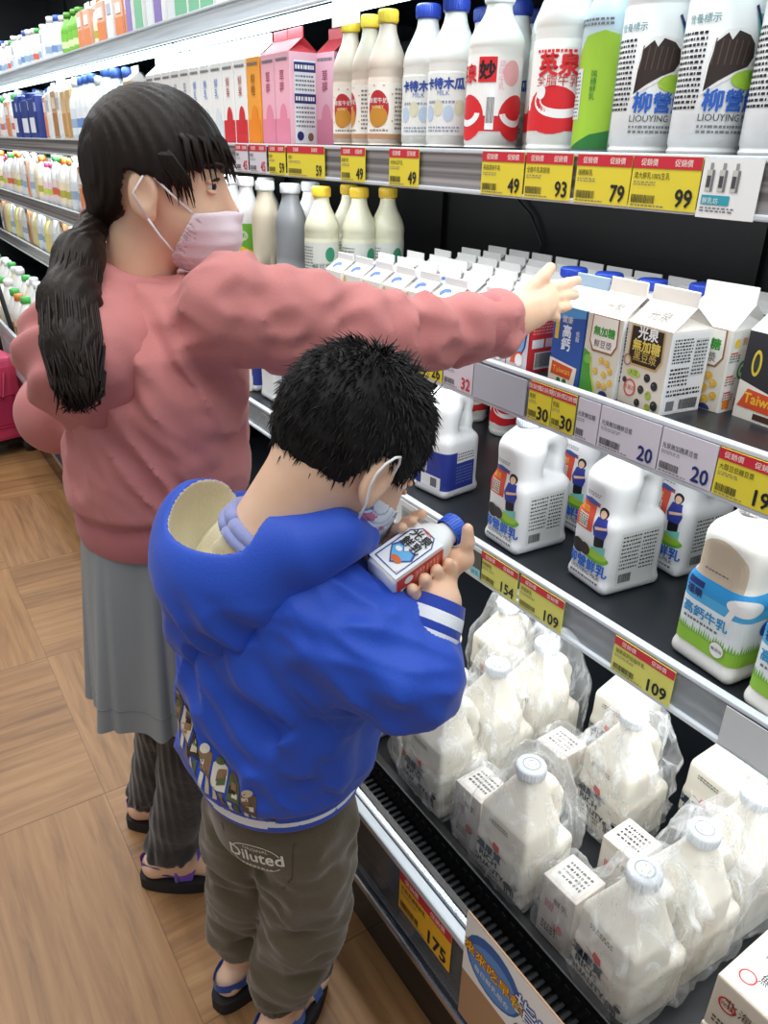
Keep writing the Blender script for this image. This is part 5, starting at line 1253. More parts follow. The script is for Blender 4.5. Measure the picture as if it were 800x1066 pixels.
def girl_hoodie(p):
    zs = [.790, .803, .833, .850, .885, .94, 1.0, 1.06, 1.10, 1.135]
    cen = [(.300, 1.038)] * 3 + [(.301, 1.037), (.303, 1.036), (.307, 1.034), (.315, 1.034), (.324, 1.038), (.330, 1.043), (.336, 1.047)]
    rad = [(.114, .132), (.117, .135), (.118, .136), (.128, .146), (.127, .145), (.121, .142), (.119, .146), (.109, .143), (.090, .118), (.062, .072)]
    d = ecol(p, zs, cen, rad, GB, .015)
    fold = vnoise(np.stack([p[:, 0] + p[:, 2] * .5, p[:, 1], p[:, 2] * .7 + p[:, 0] * .5], 1), 80, 3)
    rg = np.abs(vnoise(np.stack([p[:, 0] + p[:, 2] * .6, p[:, 1], p[:, 2] * 1.3 + p[:, 0] * .6 - p[:, 1] * .5], 1), 52, 4))
    d = d - (.0030 * fold + .0115 * (.5 - rg)) * np.clip((p[:, 2] - .838) / .04, 0, 1)
    # seam of the waistband
    d = d + .004 * np.exp(-((p[:, 2] - .838) / .006) ** 2)
    arm = chain(p, [Rs, Rs * .45 + Re * .55, Re, Rw], [.068, .058, .053, .043], .03)
    t = (p - Rs) @ norm(Rw - Rs); arm = arm - .0078 * np.sin(t * 125 + 3.2 * vnoise(p, 40, 5)) * (.35 + .65 * np.abs(vnoise(p, 40, 6))) * np.clip(.25 + t * 2.6, 0, 1) - .0085 * (.45 - np.abs(vnoise(np.stack([p[:, 0] + p[:, 2], p[:, 1], p[:, 2] - .5 * p[:, 0]], 1), 60, 7)))
    arm = arm + .0035 * np.exp(-((t - .005) / .005) ** 2)
    d = smin(d, arm, .035)
    la = chain(p, [Ls, Le, Lw], [.064, .056, .042], .03) - .004 * vnoise(p, 40, 8)
    return smin(d, la, .03)
hood_c = np.array([.236, 1.026, 1.055])
def girl_hood(p):
    # collar roll around the neck, and the pouch hanging down the back
    nk = hw(-.040, 0, -.132); q = (p - nk) @ GB
    ring = np.sqrt((np.sqrt((q[:, 0] / 1.05) ** 2 + (q[:, 1] / 1.0) ** 2) - .068) ** 2 + ((q[:, 2] + .012 + q[:, 0] * .25) / 1.5) ** 2) - .022
    h = ellip(p, hood_c, (.096, .130, .082), GB); h2 = ellip(p, hood_c - gf * .004 - np.array([0, 0, .050]), (.068, .092, .062), GB)
    d = smin(smin(ring, h, .035), h2, .03)
    q2 = (p - hood_c) @ GB
    d = d - .0050 * np.sin(np.sqrt((q2[:, 1] * 1.0) ** 2 + ((q2[:, 2] - .10) * 1.0) ** 2) * 120 + 1.0) * np.clip(-q2[:, 0] / .03, 0, 1) - .003 * vnoise(p, 90, 12)
    return d
gm(sdf_mesh(girl_hoodie, (-.05, .60, .70), (1.0, 1.4, 1.25), .005, 'hoodie', PINKF, girl, smooth=2, slack=3.0))
gm(sdf_mesh(girl_hood, (0, .80, .85), (.55, 1.35, 1.25), .0045, 'hood', PINKF, girl, smooth=2, slack=2.4))
def cuff(a, b, ra, rb, m, parent, off, stripes=None, name='cuff', ribs=40):
    """ribbed sleeve end; stripes = list of (t0, t1, material)"""
    a = np.array(a); b = np.array(b); ax = norm(b - a); s = norm(np.cross(ax, (0, 0, 1))); u = np.cross(s, ax); mb = MB(); n = ribs * 2; rows = 12
    for i in range(rows):
        t0, t1 = i / rows, (i + 1) / rows; mm_ = m
        for (q0, q1, mq) in (stripes or []):
            if q0 <= (t0 + t1) / 2 < q1: mm_ = mq
        vs = []
        for t in (t0, t1):
            r = ra + (rb - ra) * t + .003 * math.sin(PI * t)
            for k in range(n):
                an = 2 * PI * k / n; rr = r + (.0009 if k % 2 else -.0004); vs.append(a + ax * np.linalg.norm(b - a) * t + (s * math.cos(an) + u * math.sin(an)) * rr)
        mb.add(vs, [(k, (k + 1) % n, n + (k + 1) % n, n + k) for k in range(n)], mm_, True)
    vs = []
    for r in (rb, rb * .02):
        for k in range(n): vs.append(b + (s * math.cos(2 * PI * k / n) + u * math.sin(2 * PI * k / n)) * r)
    mb.add(vs, [(k, (k + 1) % n, n + (k + 1) % n, n + k) for k in range(n)], stripes[-1][2] if stripes else m, False)
    o = mb.build(name, parent); o.location = tuple(-off); return o
cuff(P(497, 340, 1.028), P(531, 334, 1.046), .041, .036, PINKR, girl, GO)
cuff(Lw - gf * .01, Lw + gf * .03, .040, .034, PINKR, girl, GO)
# waistband ribs
mb = MB(); n = 240; vs = []
for z in (.788, .800, .822, .838):
    for k in range(n):
        a = 2 * PI * k / n; b = .0012 if k % 2 else 0; e = .0015 if .79 < z < .83 else -.002
        q = GB[:2, :2] @ np.array([(.118 + e + b) * math.cos(a), (.136 + e + b) * math.sin(a)]); vs.append((.300 + q[0], 1.038 + q[1], z))
fs = [(i * n + k, i * n + (k + 1) % n, (i + 1) * n + (k + 1) % n, (i + 1) * n + k) for i in range(3) for k in range(n)]
gm(mb.add(vs, fs, PINKR, True).build('waistband', girl))
# skirt with soft pleats
mb = MB(); n = 360; rows = 14; vs = []
for i in range(rows + 1):
    t = i / rows; z = .815 - t * .325
    for k in range(n):
        a = 2 * PI * k / n; w_ = t ** .8
        pl = 1 + w_ * (.045 * math.sin(5 * a + .6) + .075 * math.sin(9 * a + 2.1 + .8 * t + .6 * math.sin(9 * a + 2.1)) + .012 * math.sin(17 * a) - .085 * (1 - min(1, abs(math.sin(4.5 * a + .35)) * 2.2)) ** 1.5)
        q = GB[:2, :2] @ np.array([(.112 + .024 * t) * pl * math.cos(a), (.130 + .016 * t) * pl * math.sin(a)])
        vs.append((.298 + q[0] - .008 * t, 1.040 + q[1] + .008 * t, z + .003 * t * math.sin(5 * a)))
fs = [(i * n + k, i * n + (k + 1) % n, (i + 1) * n + (k + 1) % n, (i + 1) * n + k) for i in range(rows) for k in range(n)]
mb.add(vs, fs, SKIRT, True)
vin = [(.292 + (x - .292) * .985, 1.047 + (y - 1.047) * .985, z) for x, y, z in vs[-n:]]
mb.add(vs[-n:] + vin + [(.294 + (x - .294) * .76, 1.044 + (y - 1.044) * .76, z + .2) for x, y, z in vin], [(k, (k + 1) % n, n + (k + 1) % n, n + k) for k in range(n)] + [(n + k, n + (k + 1) % n, 2 * n + (k + 1) % n, 2 * n + k) for k in range(n)], SKIRT, True)
o = gm(mb.build('skirt', girl))
mb = MB(); h_ = vs[-3 * n:-2 * n]
mb.tube([(.290 + (x - .290) * 1.003, 1.048 + (y - 1.048) * 1.003, z - .004) for x, y, z in h_] + [(.290 + (h_[0][0] - .290) * 1.003, 1.048 + (h_[0][1] - 1.048) * 1.003, h_[0][2] - .004)], .0009, M('7f8588', .8), 4)
o2 = mb.build('hem_stitch', o)
# leggings with a gathered ankle
def leggings(p):
    d = None
    for k in 'RL':
        a, b, c = LA[k]; e = chain(p, [a, b, np.array(c) + [0, 0, .035]], [.074, .056, .045], .03)
        e = e - .0016 * np.sin((p[:, 0] * .8 - p[:, 1] * .55) * 420) - .003 * vnoise(np.stack([p[:, 0], p[:, 1], p[:, 2] * 1.6], 1), 36, 14)
        dz = np.clip(1 - np.abs(p[:, 2] - (c[2] + .025)) / .03, 0, 1); e = e - .007 * dz * (1 + vnoise(p, 150, 15))
        d = e if d is None else np.minimum(d, e)
    return smax(d, .078 - p[:, 2], .006)
gm(sdf_mesh(leggings, (.05, .8, .04), (.55, 1.4, .72), .0045, 'leggings', LEGG, girl, smooth=1, slack=2.4))
def sandal(h, t, strapm, parent, off, r=1.0, cross=True, pad=None):
    h = np.array([h[0], h[1], 0]); t = np.array([t[0], t[1], 0]); u = norm(t - h); s = np.array([-u[1], u[0], 0]); Ln = np.linalg.norm(t - h) + .055
    o0 = h - u * .032
    sd = MB(); out = []
    for k in range(40):
        a = 2 * PI * k / 40; x = .5 - .5 * math.cos(a); wv = (.033 + .009 * math.sin(PI * min(1, x * 1.15) - .4)) * r * (abs(math.sin(a)) ** .55) * (1 if math.sin(a) >= 0 else -1)
        out.append(o0 + u * Ln * x + s * wv)
    vs = [p + [0, 0, z] for z in (.001, .010, .022, .026) for p in [q for q in out]]; vs = [tuple(v) for v in vs]
    n = 40; sd.add(vs, [(i * n + k, i * n + (k + 1) % n, (i + 1) * n + (k + 1) % n, (i + 1) * n + k) for i in range(3) for k in range(n)] + [tuple(range(3 * n, 4 * n)), tuple(range(n - 1, -1, -1))], SOLE)
    for k in range(12): c = o0 + u * Ln * (.08 + k * .076); sd.box((-.0015, -.022 * r, .0), (.0015, .022 * r, .004), SOLE, mat4=Matrix.Translation(Vector(c)) @ Matrix.Rotation(math.atan2(u[1], u[0]), 4, 'Z'))
    so = sd.build('sandal', parent); so.location = tuple(-off)
    def strap(x0, x1, hh, wd, wdt=.033):
        pts = [o0 + u * Ln * (x0 + (x1 - x0) * q) + s * (wdt * r * math.cos(PI * (1 - q))) + np.array([0, 0, .022 + hh * math.sin(PI * q)]) for q in np.linspace(0, 1, 13)]
        mb = MB(); 
        for i in range(12):
            a, b = pts[i], pts[i + 1]; mb.add([a - u * wd, a + u * wd, b + u * wd, b - u * wd, a - u * wd + [0, 0, .003], a + u * wd + [0, 0, .003], b + u * wd + [0, 0, .003], b - u * wd + [0, 0, .003]], [(0, 1, 2, 3), (7, 6, 5, 4), (0, 4, 5, 1), (1, 5, 6, 2), (2, 6, 7, 3), (3, 7, 4, 0)], strapm)
        mb.build('strap', so)
    strap(.74, .72, .036, .010); strap(.44, .40, .055, .011); 
    if cross: strap(.46, .70, .046, .007)
    # heel strap
    pts = [o0 + u * Ln * (.36 - .34 * math.sin(PI * q)) + s * (.031 * r * math.cos(PI * q)) + np.array([0, 0, .046 + .012 * math.sin(PI * q)]) for q in np.linspace(0, 1, 15)]
    mb = MB()
    for i in range(14):
        a, b = pts[i], pts[i + 1]; z = np.array([0, 0, .009]); mb.add([a - z, b - z, b + z, a + z], [(0, 1, 2, 3), (3, 2, 1, 0)], strapm)
    for sg in (-1, 1):
        a = o0 + u * Ln * .36 + s * sg * .031 * r; mb.tube([a + [0, 0, .02], a + [0, 0, .055]], .004, strapm, 6)
    mb.build('strap', so); return so
for k in 'RL': sandal(*FT[k], PURP, girl, GO, .95)
# hair
def girl_hair(p):
    q = headl(p)
    d = ellip(q, (-.006, 0, .028), (.099, .085, .096))
    d = smin(d, cone(q, (-.05, 0, -.005), (-.088, -.004, -.052), .055, .020), .03)
    ln = np.interp(q[:, 0], [-.12, -.095, -.06, -.036, -.026, .012, .024, .052, .07, .12], [-.085, -.080, -.066, -.040, .018, .010, -.006, .020, .026, .016])
    ln = ln + .004 * np.sin(q[:, 0] * 260) * (q[:, 0] > .02) + .003 * np.sin(q[:, 1] * 240)
    d = smax(d, ln - q[:, 2], .006)
    d = d - .0012 * np.sin(np.arctan2(q[:, 1], q[:, 0] + .1) * 60 + 6 * q[:, 2] / .1)
    return d * HS
ho = gm(sdf_mesh(girl_hair, Hc - .16, Hc + .16, .0035, 'hair', HAIR, girl, smooth=1, coarse=3))
mb = MB(); rh = random.Random(2)
for k in range(46):                                  # fringe locks
    y = rh.uniform(-.075, .06); x0 = .060 + rh.uniform(-.02, .02); a = [(x0 - .04, y * .7, .092 - abs(y) * .35), (.062 - abs(y) * .30, y * .85, .088 - abs(y) * .32), (.090 - y * y * 7.5, y, .058), (.103 - y * y * 8.5 + rh.uniform(-.002, .004), y * 1.04, .022 + rh.uniform(-.018, .012))]
    mb.tube([hw(*v) for v in a], [.0003, .0040, .0034, .0004], HAIR, 5)
for k in range(24):                                  # strands in front of the ear and at the temple
    x = rh.uniform(.004, .045); a = [(x - .035, -.066, .065), (x - .008, -.0795, .038), (x + .012, -.078, .012), (x + .016 + rh.uniform(-.004, .008), -.070, -.012 + rh.uniform(-.012, .014))]
    mb.tube([hw(*v) for v in a], [.0003, .0030, .0022, .0003], HAIR, 5)
mb.build('hair_strands', ho)
tie = hw(-.092, -.004, -.054)
pt = [tie, P(82, 268, .955), P(73, 315, .915), P(77, 362, .885), P(86, 400, .868), P(93, 419, .862)]
def tail(p):
    d = chain(p, pt, [.016, .027, .032, .030, .016, .003], .02)
    q = p @ RW                                        # camera-free: strand grooves run down the tail
    return d - .0013 * np.sin((p[:, 0] - p[:, 1]) * 420 + 2 * vnoise(np.stack([p[:, 0], p[:, 1], p[:, 2] * .3], 1), 30, 31)) - .0014 * vnoise(np.stack([p[:, 0], p[:, 1], p[:, 2] * .08], 1), 150, 32)
gm(sdf_mesh(tail, (0.02, .8, .85), (.5, 1.3, 1.3), .0035, 'ponytail', HAIR, girl, smooth=1, coarse=3))
mb = MB()
for k in range(230):
    a = rh.uniform(0, 2 * PI); rr = rh.uniform(.7, 1.10); e1 = norm(np.cross(pt[3] - pt[1], (1, .4, 0))); e2 = norm(np.cross(pt[3] - pt[1], e1))
    off = lambda s_: (e1 * math.cos(a) + e2 * math.sin(a)) * s_ * rr
    en = rh.uniform(-.022, .016); tip = P(82 + en * 900 + rh.uniform(-7, 7), rh.uniform(396, 432), .858)
    mb.tube([pt[0] + off(.012), pt[1] + off(.026), pt[2] + off(.031), pt[3] + off(.033), tip * .45 + pt[4] * .55 + off(.019), tip], [.0010, .0015, .0018, .0019, .0017, .0003], HAIR, 4)
mb.build('ponytail_strands', ho)
mb = MB(); ax = norm(pt[1] - pt[0]); e1 = norm(np.cross(ax, (0, 0, 1))); e2 = np.cross(ax, e1)
for q in (-.003, .003): mb.tube([tie + ax * q + (e1 * math.cos(t) + e2 * math.sin(t)) * .0185 for t in np.linspace(0, 2 * PI, 25)], .0026, M('b98a84', .6), 6)
gm(mb.build('hair_tie', girl))
# face
def eye(parent, off, hwf, sg, S):
    c = np.array(hwf(.0728, sg * .0330, .003)); mb = MB()
    bm = bmesh.new(); bmesh.ops.create_uvsphere(bm, u_segments=18, v_segments=12, radius=.0082 * S); mb.add([np.array(v.co) + c for v in bm.verts], [[v.index for v in f.verts] for f in bm.faces], M('efece6', .25), True)
    d = norm(np.array(hwf(.0735 + .01, sg * .0335, .0035)) - c); bm2 = bmesh.new(); bmesh.ops.create_uvsphere(bm2, u_segments=14, v_segments=10, radius=.0058 * S)
    mb.add([np.array(v.co) + c + d * .0052 * S for v in bm2.verts], [[v.index for v in f.verts] for f in bm2.faces], M('1a0f0a', .15), True); bm.free(); bm2.free()
    for zz, rr in ((.0072, .0032), (-.0072, .0026)):   # lids
        mb.tube([hwf(.0728 + .0072 * math.cos(t), sg * (.033 + .0115 * math.sin(t)), .003 + zz - .0022 * (1 - math.cos(t)) * (1 if zz > 0 else -1)) for t in np.linspace(-1.5, 1.5, 11)], [rr * (.5 + .5 * math.cos(t)) + .0006 for t in np.linspace(-1.5, 1.5, 11)], SKIN, 8)
    o = mb.build('eye', parent); o.location = tuple(-off)
    l = MB(); l.tube([hwf(.0735 + .0105 * math.cos(t) + .002, sg * (.0325 + .0125 * math.sin(t)), .0095 + .003 * math.cos(t)) for t in np.linspace(-1.2, 1.3, 9)], [.0006, .0016, .0022, .0024, .0024, .0024, .0022, .0016, .0006], M('120c0a', .5), 5); l.build('lashes', o)
    b = MB(); b.tube([hwf(.094 - .010 * q * q - .006 * q, sg * (.016 + .034 * q), .026 + .006 * math.sin(PI * q * .8)) for q in np.linspace(0, 1, 7)], [.001, .0018, .002, .002, .0018, .0014, .0006], M('2a1d17', .7), 5); bo = b.build('eyebrow', parent); bo.location = tuple(-off)
for sg in (-1, 1): eye(girl, GO, hw, sg, HS)
def girl_mask(p):
    q = headl(p); face = headf(p) / HS
    puff = ellip(q, (.070, 0, -.062), (.042, .046, .046))
    d = smin(face - .0045, puff, .02); d = d - .0006 * np.clip(np.sin(q[:, 2] * 330), -.2, 1)
    reg = smax(q[:, 2] + .028, .056 + (q[:, 2] + .030) * .62 - q[:, 0], .006)
    return smax(smax(d, reg, .004), -(face - .001), .002) * HS
mk = gm(sdf_mesh(girl_mask, Hc - .16, Hc + .16, .0028, 'face_mask', MASKP, girl, smooth=1, coarse=3))
for sg in (-1, 1):
    mb = MB()
    for a, b in (((.060, sg * .056, -.036), (.002, sg * .081, .020)), ((.026, sg * .057, -.082), (.0, sg * .080, -.040))):
        a, b = np.array(a), np.array(b); m_ = (a + b) / 2 + [0, sg * .006, 0]
        mb.tube([hw(*v) for v in (a, a * .6 + m_ * .4, m_, m_ * .5 + b * .5, b)], .0015, M('f2eef2', .6), 6)
    mb.tube([hw(.002, sg * .081, .020), hw(-.016, sg * .086, -.008), hw(0, sg * .080, -.040)], .0014, M('f2eef2', .6), 6)
    mb.build('ear_loop', mk)

# ------------------------------------------------------------------ the boy
boy = thing('person', 'small boy in blue hooded jacket and olive trousers holding a milk bottle', 'person', (.30, .77, 0))
BO = np.array([.30, .77, 0])
def bmv(o): o.location = tuple(-BO); return o
BB = frame((.96, .20, 0)); bf, bl = BB[:, 0], BB[:, 1]
Bc = P(361, 470, .80); BS = .885; _hf = norm((.77, .08, -.63)); BH = frame(_hf, norm((.63, .02, .77))); bheadf, bheadl = head_fn(Bc, BH, BS)
bw = lambda x, y, z: Bc + BH @ (np.array([x, y, z]) * BS)
bRs, bRe, bRw = P(346, 645, .815), P(428, 700, .80), P(457, 628, .815)
bLs, bLe, bLw = np.array([.325, .80, .855]), np.array([.42, .80, .76]), P(412, 600, .875)
_al, _ar = onZ(250, 982, .10), onZ(290, 1036, .10)
BL = {'L': ([.300, .755, .52], [.292, .775, .30], [_al[0], _al[1], .07]), 'R': ([.330, .660, .52], [.336, .676, .30], [_ar[0], _ar[1], .07])}
BF = {'L': ([_al[0] - .028, _al[1] - .012, .040], [_al[0] + .082, _al[1] + .034, .034]), 'R': ([_ar[0] - .028, _ar[1] - .014, .040], [_ar[0] + .080, _ar[1] + .040, .034])}
# the bottle's axis and faces
bA, bB = P(396, 605, .800), P(477, 547, .845); bax = norm(bB - bA); bLn = np.linalg.norm(bB - bA)
vdir = norm(RW @ np.array([0, 0, 1.0])); up_ = np.array([0, 0, 1.0])
n1 = norm(norm(up_ - bax * (up_ @ bax)) * .62 - norm(vdir - bax * (vdir @ bax)) * .38); n2 = norm(np.cross(n1, bax))
if n2 @ (RW @ np.array([0, 1.0, 0])) < 0: n2 = -n2      # n2: the red face, lower on the picture
def bp(a, x, y): return bA + bax * a + n2 * x + n1 * y   # along, towards the red face, towards the white face
hb = .0225
def hfin(a, l0):
    """a finger of the right hand curling under the bottle and up its red face, at place a along the bottle"""
    return [bp(a + .012, -.012, -hb - .010), bp(a + .006, hb * .7, -hb - .010), bp(a + .001, hb + .0085, -hb + .006), bp(a - .002, hb + .0075, l0)]
bpal = [(bRw, bp(.080, .004, -.040), .022, .020), (bp(.080, .004, -.040), bp(.092, hb + .006, -.014), .019, .014), (bp(.080, -.004, -.040), bp(.060, -.004, -hb - .014), .018, .013), (bp(.075, 0, -.038), bp(.040, -.006, -hb - .013), .017, .011)]
bfin = [(hfin(.020, .002), .0080), (hfin(.037, .004), .0086), (hfin(.054, .004), .0086), (hfin(.071, .000), .0080)]
bthb = [bp(.088, hb * .5, -.032), bp(.096, hb + .006, -.010), bp(.101, hb + .004, .006), bp(.105, hb - .002, .020)]
lpal = [(bLw, bp(.030, -.03, -.036), .020, .018), (bp(.030, -.03, -.036), bp(.045, -hb - .014, -.010), .016, .012), (bp(.030, -.03, -.036), bp(.020, -hb - .014, -.012), .015, .012)]
lfin = [([bp(a, -hb - .012, -.012), bp(a + .002, -hb - .011, .004), bp(a + .003, -hb - .008, .016), bp(a + .003, -hb + .002, hb + .007)], .0070) for a in (.046, .060, .074)]
lthb = [bp(.020, -.028, -.036), bp(.010, -.010, -hb - .012), bp(.006, .004, -hb - .010), bp(.004, .014, -hb - .008)]
def boy_body(p):
    d = bheadf(p); d = smin(d, cone(p, bw(-.03, 0, -.04), np.array([.305, .665, .925]), .044, .048), .02)
    d = smin(d, ecol(p, [.48, .6, .75, .88, .93], [(.318, .705), (.318, .703), (.322, .697), (.325, .685), (.315, .675)], [(.07, .08), (.075, .085), (.075, .095), (.065, .095), (.045, .06)], BB), .03)
    d = smin(d, chain(p, [(.325, .64, .86), bRs, bRe, bRw], [.04, .036, .032, .023]), .02); d = smin(d, chain(p, [(.325, .73, .86), bLs, bLe, bLw], [.04, .036, .032, .022]), .02)
    for k in 'RL':
        a, b, c = BL[k]; d = smin(d, chain(p, [a, b, c], [.050, .040, .026]), .02); d = smin(d, foot(p, *BF[k], .9), .015)
    d = smin(d, hand_sdf(p, bpal, bfin, bthb), .008)
    return smin(d, hand_sdf(p, lpal, lfin, lthb), .008)
bbody = bmv(sdf_mesh(boy_body, (0.02, .35, -.02), (.75, 1.0, 1.25), .003, 'body', SKIN, boy, smooth=1, coarse=4))
def folds(p, sd):
    return vnoise(np.stack([p[:, 0] + .4 * p[:, 2], p[:, 1] - .3 * p[:, 2], .7 * p[:, 2]], 1), 62, sd)
def boy_jacket(p):
    zs = [.555, .566, .590, .606, .64, .70, .77, .84, .89, .93]
    cen = [(.318, .704)] * 3 + [(.319, .703), (.320, .702), (.322, .699), (.326, .694), (.330, .688), (.322, .683), (.312, .675)]
    rad = [(.098, .106), (.103, .111), (.105, .113), (.118, .126), (.122, .131), (.121, .132), (.114, .132), (.100, .128), (.082, .104), (.060, .064)]
    d = ecol(p, zs, cen, rad, BB, .012)
    rg = np.abs(folds(p * np.array([1, 1, 1.15]), 46)); kk = np.clip((p[:, 2] - .592) / .04, 0, 1)
    d = d - (.004 * folds(p, 41) + .0115 * (.45 - rg)) * kk - .0018 * vnoise(p, 130, 42) * kk
    ar = chain(p, [bRs, bRs * .5 + bRe * .5, bRe, P(442, 672, .806)], [.062, .056, .050, .036], .03)
    t = p @ norm(bRw - bRe); ar = ar - .006 * vnoise(np.stack([p[:, 0] * .6, p[:, 1] * .6, p[:, 2] * 1.3], 1), 90, 43) * .6 - .011 * (.45 - np.abs(vnoise(np.stack([p[:, 0] * .8, p[:, 1] * .6, p[:, 2] * 1.2 + p[:, 0] * .5], 1), 66, 47))) - .0015 * vnoise(p, 140, 44)
    d = smin(d, ar, .03)
    al = chain(p, [bLs, bLe, bLw], [.062, .054, .036], .03) - .005 * vnoise(p, 44, 45)
    return smin(d, al, .03)
hc = P(246, 585, .835)
HB = frame(norm((.62, -.35, .62)), norm((-.5, .3, .75)))
hin_c = hc + np.array([.012, 0, .030])
def hood_in(p): return ellip(p, hin_c, (.079, .082, .070), BB) 
def jk_col(c):
    z = c[:, 2]; lat = np.clip((c[:, :2] - [.318, .704]) @ norm((.17, -.985, 0))[:2] / .12, -1, 1)
    w_ = .0065 * np.clip(1 - (lat - .35) ** 2 / .5, 0, 1); return ((np.abs(z - .578) < w_) & (c[:, 0] < .42)).astype(int) + 2 * ((z > .8) & (hood_in(c) < .004)).astype(int)
jk = bmv(sdf_mesh(boy_jacket, (.05, .4, .44), (.7, 1.0, 1.0), .0034, 'jacket', [BLUEF, WHITEF, CREAMF], boy, smooth=2, colour=jk_col, slack=2.6))
cdir = norm(bRw - bRe)
cuff(P(441, 672, .806), P(459, 624, .815), .0315, .0270, NAVYF, boy, BO, [(.12, .32, WHITEF), (.52, .76, WHITEF), (.9, 1.01, NAVYF)], ribs=44)
cuff(bLw - norm(bLw - bLe) * .03, bLw + norm(bLw - bLe) * .01, .034, .032, NAVYF, boy, BO, [(.12, .32, WHITEF), (.52, .76, WHITEF), (.9, 1.01, NAVYF)], ribs=44)
def boy_hood(p):
    d = ellip(p, hc, (.090, .098, .082), BB)
    d = smin(d, chain(p, [hc - np.array([0, 0, .04]) + bl * .02 - bf * .01, P(215, 650, .86), P(250, 655, .83)], [.06, .036, .03], .02), .03)
    wrap = chain(p, [P(262, 560, .80), P(318, 570, .775), P(352, 558, .775), P(378, 560, .80)], [.045, .036, .026, .018], .02)   # roll of cloth round the neck
    d = smin(d, wrap, .03); d = smin(d, chain(p, [hc + bl * .05 + [0, 0, .03], P(285, 508, .865), P(330, 525, .885)], [.05, .022, .018], .02), .03)
    lowm = np.clip((hc[2] + .015 - p[:, 2]) / .05, 0, 1)
    d = d - (.005 * folds(p, 51) + .009 * (.45 - np.abs(folds(p * 1.05, 55)))) * lowm - .0035 * np.sin((p @ norm((.5, -.6, .6))) * 150 + 3 * vnoise(p, 18, 52)) * lowm
    return smax(d, -hood_in(p), .012)
def hood_col(c): return (hood_in(c) < .003).astype(int)
hd = bmv(sdf_mesh(boy_hood, (.0, .4, .75), (.6, 1.0, 1.1), .0024, 'hood', [BLUEF, CREAMF], boy, smooth=2, colour=hood_col))
# lavender shirt collar at the nape
nb = np.array([.305, .665, .925]); nx = norm(bw(-.03, 0, -.04) - nb); e1 = norm(np.cross(nx, (0, 1, 0))); e2 = np.cross(nx, e1)
mb = MB()
for q, r in ((-.004, .053), (.006, .050)): mb.tube([nb + nx * q + (e1 * math.cos(t) + e2 * math.sin(t)) * r for t in np.linspace(0, 2 * PI, 33)], .0075, LAV, 8)
bmv(mb.build('shirt_collar', boy))
# trousers
def trousers(p):
    d = ecol(p, [.47, .53, .60], [(.318, .706), (.318, .705), (.318, .704)], [(.088, .096), (.093, .100), (.090, .098)], BB, .02)
    for k in 'RL':
        a, b, c = BL[k]; c = np.array(c) + [0, 0, .045]
        e = chain(p, [np.array(a) - [0, 0, .02], np.array(a) * .5 + np.array(b) * .5, b, np.array(b) * .4 + np.array(c) * .6, c], [.066, .062, .057, .053, .040], .03)
        e = e - .0055 * vnoise(np.stack([p[:, 0] * .7, p[:, 1] * .7, p[:, 2] * 1.1], 1), 80, 61 + ord(k)) * .6 - .0025 * vnoise(p, 85, 63) - .0085 * (.45 - np.abs(vnoise(p * np.array([.8, .8, 1.3]), 62, 66)))
        dz = np.clip(1 - np.abs(p[:, 2] - (c[2] - .004)) / .016, 0, 1); e = e + .006 * dz - .0022 * dz * np.sin(np.arctan2(p[:, 1] - c[1], p[:, 0] - c[0]) * 30)
        d = smin(d, e, .018) if k == 'R' else smin(d, e, .012)
    return smax(d, .098 - p[:, 2], .006)
tr = bmv(sdf_mesh(trousers, (.1, .5, .06), (.55, 1.0, .64), .0042, 'trousers', OLIVE, boy, smooth=1, slack=2.4))
for k in 'RL': sandal(*BF[k], BLUSTR, boy, BO, .95)
# short spiky hair
def hairline(q):
    return np.interp(q[:, 0], [-.12, -.09, -.05, -.030, -.022, .006, .018, .05, .075, .12], [-.064, -.062, -.052, -.034, .014, .012, -.012, .020, .040, .046])
def boy_hair(p):
    q = bheadl(p); d = ellip(q, (-.010, 0, .028), (.101, .083, .095))
    d = d - .0018 * vnoise(q, 190, 71)
    d = smax(d, hairline(q) - q[:, 2], .007); return d * BS
bh = bmv(sdf_mesh(boy_hair, Bc - .16, Bc + .16, .0035, 'hair', HAIRB, boy, smooth=1, coarse=3))
mb = MB(); rb = random.Random(8); cnt = 0
while cnt < 3800:
    v = np.array([rb.gauss(0, 1) for _ in range(3)]); v /= np.linalg.norm(v); q = v * np.array([.101, .083, .095]) + np.array([-.010, 0, .028])
    if q[2] < hairline(q[None])[0] + .003: continue
    cnt += 1; nrm = norm(v / np.array([.101, .083, .095])); top = max(0, q[2] - .04) / .08
    crown = np.array([-.035, 0, .12]); flow = norm(q - crown + 1e-6); flow = flow - nrm * (flow @ nrm); flow = flow / (np.linalg.norm(flow) + 1e-6)
    stand = .30 + .75 * top * rb.random(); ln = rb.uniform(.012, .020) + .014 * top * rb.random()
    dirv = norm(nrm * stand + flow * .85 + np.array([rb.gauss(0, .22) for _ in range(3)])); dir2 = norm(dirv + flow * .35 - nrm * .15)
    a = q - nrm * .003; b = a + dirv * ln * .55; c = b + dir2 * ln * .45; s = norm(np.cross(dirv, nrm) + 1e-6) * .0011
    A_, B_, C_ = (np.array(bw(*x)) for x in (a, b, c)); S_ = BH @ s * BS; T_ = np.cross(S_, norm(B_ - A_))
    mb.add([A_ - S_, A_ + S_, A_ + T_ * 1.2, B_ - S_ * .8, B_ + S_ * .8, B_ + T_ * .9, C_], [(0, 1, 4, 3), (1, 2, 5, 4), (2, 0, 3, 5), (3, 4, 6), (4, 5, 6), (5, 3, 6)], HAIRB)
